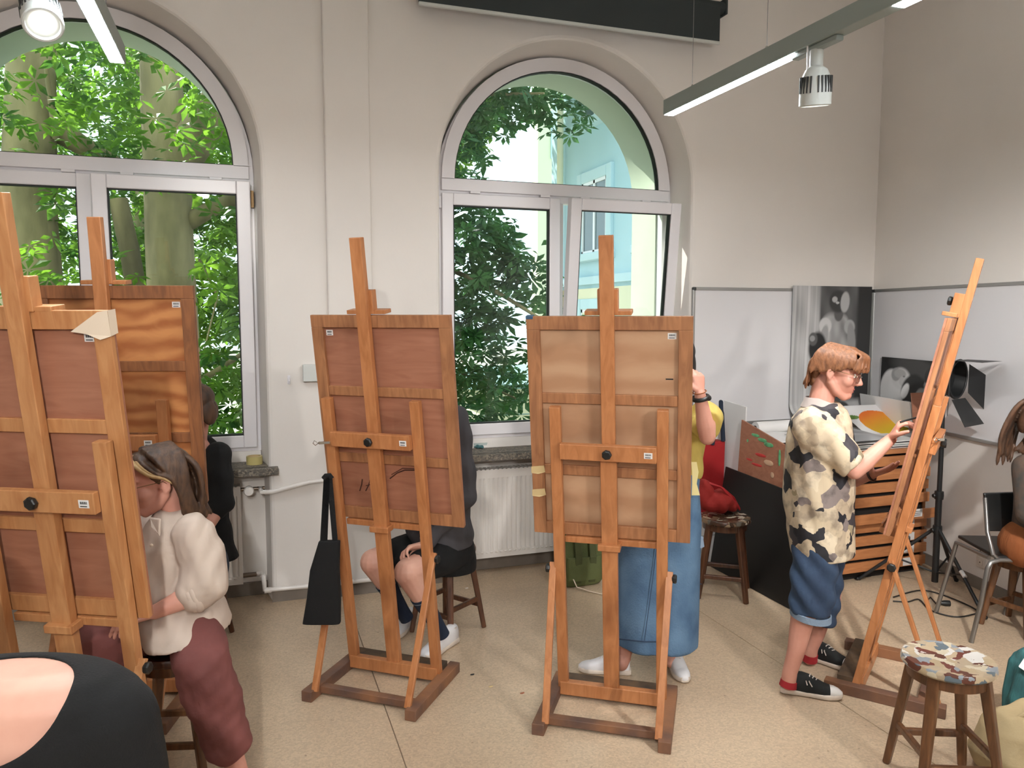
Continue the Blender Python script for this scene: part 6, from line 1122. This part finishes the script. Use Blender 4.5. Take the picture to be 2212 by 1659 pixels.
# ------------------------------------------------------------------ foreground back and right-edge sitter
def person_fore():
    o = V(-.15, 1.5, 0); t = thing('person', 'person in a black wide-necked top seen from behind at the lower left corner', 'person', o); hd = 1.42; Rr = Vector(_r); Fd = V(*FH)
    b = MB(); nb = Q(-190, 1445, hd+.06); hC = Q(-250, 1330, hd+.14); F = (Fd*.8-Rr*.6).normalized(); MH = fr(F, 25); T = head(b, hC, MH, 1.0); b.chain([T @ V(0, -.03, -.045), nb, nb+V(0, 0, -.06)], [.055, .06, .07])
    S = [(20, 1444, .12, .05), (30, 1456, .19, .085), (40, 1490, .225, .11), (45, 1560, .235, .125), (40, 1640, .225, .13), (20, 1800, .20, .13), (10, 2000, .18, .13), (0, 2250, .19, .14)]
    def secs(g): return [(Q(x, y, hd+.04), Rr*(a+g), Fd*(d_+g)) for x, y, a, d_ in S]
    b.loft(secs(0), 32); shR = Q(240, 1560, hd+.03); elR = Q(285, 1790, hd+.06); wrR = Q(230, 1800, hd+.30); b.chain([shR, elR, wrR], [.075, .055, .03]); shL = Q(-190, 1520, hd+.10); b.chain([shL, Q(-260, 1780, hd+.2), Q(-200, 1800, hd+.42)], [.07, .05, .03]); hand(b, wrR, F, -UZ, -1); hand(b, Q(-200, 1800, hd+.42), F, -UZ, 1)
    hp = Q(0, 2280, hd+.06)
    for sg in (-1, 1): h_ = hp+Rr*sg*.1; k_ = h_+F*.42+V(0, 0, .02); k_.z = max(k_.z, .48); a_ = V(k_.x, k_.y, .08); b.chain([h_, k_, a_, a_+F*.16+V(0, 0, -.03)], [.09, .06, .04, .03])
    fuse('body', b, 'skin_pale', t, o, .007, 5, .5); h = MB(); R3 = MH.to_3x3()
    for p, r in (((0, -.018, .055), (.092, .108, .086)), ((0, -.07, -.02), (.075, .05, .08))): h.ell(T @ V(*p), r, R3, 20, 12)
    fuse('hair', h, 'hair_brown', t, o, .006, 3, .6); s = MB(); s.loft(secs(.010), 40); s.chain([shR+V(.0, 0, 0), shR.lerp(elR, .5), elR], [.086, .085, .078]); s.chain([shL, Q(-260, 1780, hd+.2)], [.082, .07])
    g = fuse('black_top', s, 'cloth_black', t, o, .008, 5, .8); c = Q(-42, 1478, hd-.06)-o; bm = bmesh.new(); bm.from_mesh(g.data); ax = (Rr*.2+V(0, 0, .55)-Fd*.45).normalized()
    kill = [f for f in bm.faces if (f.calc_center_median()-c).length < .150]; bmesh.ops.delete(bm, geom=kill, context='FACES'); [setattr(v, 'co', c+(v.co-c).normalized()*.150) for v in bm.verts if v.is_boundary]; bm.to_mesh(g.data); bm.free(); so = g.modifiers.new('thick', 'SOLIDIFY'); so.thickness = .003; so.offset = 1
    s = MB()
    for sg in (-1, 1): h_ = hp+Rr*sg*.1; k_ = h_+F*.42+V(0, 0, .02); k_.z = max(k_.z, .48); s.chain([h_, k_, V(k_.x, k_.y, .12)], [.11, .075, .06])
    fuse('trousers', s, 'cloth_black', t, o, .01, 3, .5)
person_fore()
def person_edge():
    o = V(4.0, 3.1, 0); t = thing('person', 'seated person with long brown hair and rust trousers cut off by the right edge', 'person', o); F = V(.35, -.94, 0).normalized(); Lt = V(.94, .35, 0); b = MB(); hC = Q(2266, 900, 3.92); MH = fr(F, 18); T = head(b, hC, MH, 1.0); nb = Q(2256, 975, 3.98); b.chain([T @ V(0, -.028, -.045), nb], [.05, .055]); hp = Q(2243, 1170, 4.05); torso(b, hp, nb, Lt, F, .15, .15, .1)
    shR, elR, wrR = Q(2218, 1010, 3.90), Q(2223, 1110, 3.85), Q(2288, 1130, 3.7); arm(b, shR, elR, wrR); shL = Q(2298, 1010, 4.0); arm(b, shL, Q(2328, 1100, 3.95), Q(2318, 1130, 3.75)); hand(b, wrR, F, -UZ, -1); hand(b, Q(2318, 1130, 3.75), F, -UZ, 1); hr = hp-Lt*.1; hl = hp+Lt*.1; kr = hr+F*.42+V(0, 0, .03); kl = hl+F*.42+V(0, 0, .03); leg(b, hr, kr, V(kr.x, kr.y, .09)); leg(b, hl, kl, V(kl.x, kl.y, .09)); fuse('body', b, 'skin', t, o, .006, 3, .5)
    s = MB(); s.loft([(hp.lerp(nb, f), Lt*a, F*d_) for f, a, d_ in ((.02, .17, .13), (.3, .16, .12), (.7, .165, .12), (.9, .12, .09), (1.0, .07, .06))], 28); s.chain([shR, elR, elR.lerp(wrR, .6)], [.07, .062, .05]); s.chain([shL, Q(2328, 1100, 3.95)], [.07, .06]); fuse('jumper', s, 'knit_dark', t, o, .009, 3, .6)
    s = MB(); s.chain([hr, hr.lerp(kr, .5), kr, V(kr.x, kr.y, .14)], [.115, .105, .085, .08]); s.chain([hl, hl.lerp(kl, .5), kl, V(kl.x, kl.y, .14)], [.115, .105, .085, .08]); s.chain([hr-F*.03, hl-F*.03], [.13, .13]); fuse('trousers', s, 'rust_cord', t, o, .009, 3, .6)
    h = MB(); R3 = MH.to_3x3(); rn = random.Random(9)
    for p, r in (((0, -.018, .055), (.092, .108, .086)), ((0, -.08, -.03), (.075, .045, .10))): h.ell(T @ V(*p), r, R3, 20, 12)
    S = [[(x*.5, -.05, .125), (x*1.1, -.118, .03), (x*1.25, -.135, -.08), (x*1.2+rn.uniform(-.02, .02), -.13, -.18), (x*1.1+rn.uniform(-.03, .03), -.11+rn.uniform(-.02, .02), -.30+rn.uniform(-.03, .03))] for x in [-.09+.18*i/15 for i in range(16)]]; S += [[(-.03, .04-.02*i, .125), (-.09, .03-.02*i, .05), (-.10, .0-.02*i, -.06), (-.10+rn.uniform(-.02, .02), -.02*i, -.17), (-.09, -.02-.02*i, -.26)] for i in range(5)]
    locks(h, T, S, .013, .003); fuse('hair', h, 'hair_auburn', t, o, .005, 1, .6)
    sneaker(t, o, V(kr.x, kr.y, 0)-F*.06, V(kr.x, kr.y, 0)+F*.2, 'canvas_black', 'rubber_white', 'canvas_black', 'lace', .26); sneaker(t, o, V(kl.x, kl.y, 0)-F*.06, V(kl.x, kl.y, 0)+F*.2, 'canvas_black', 'rubber_white', 'canvas_black', 'lace', .26)
person_edge()
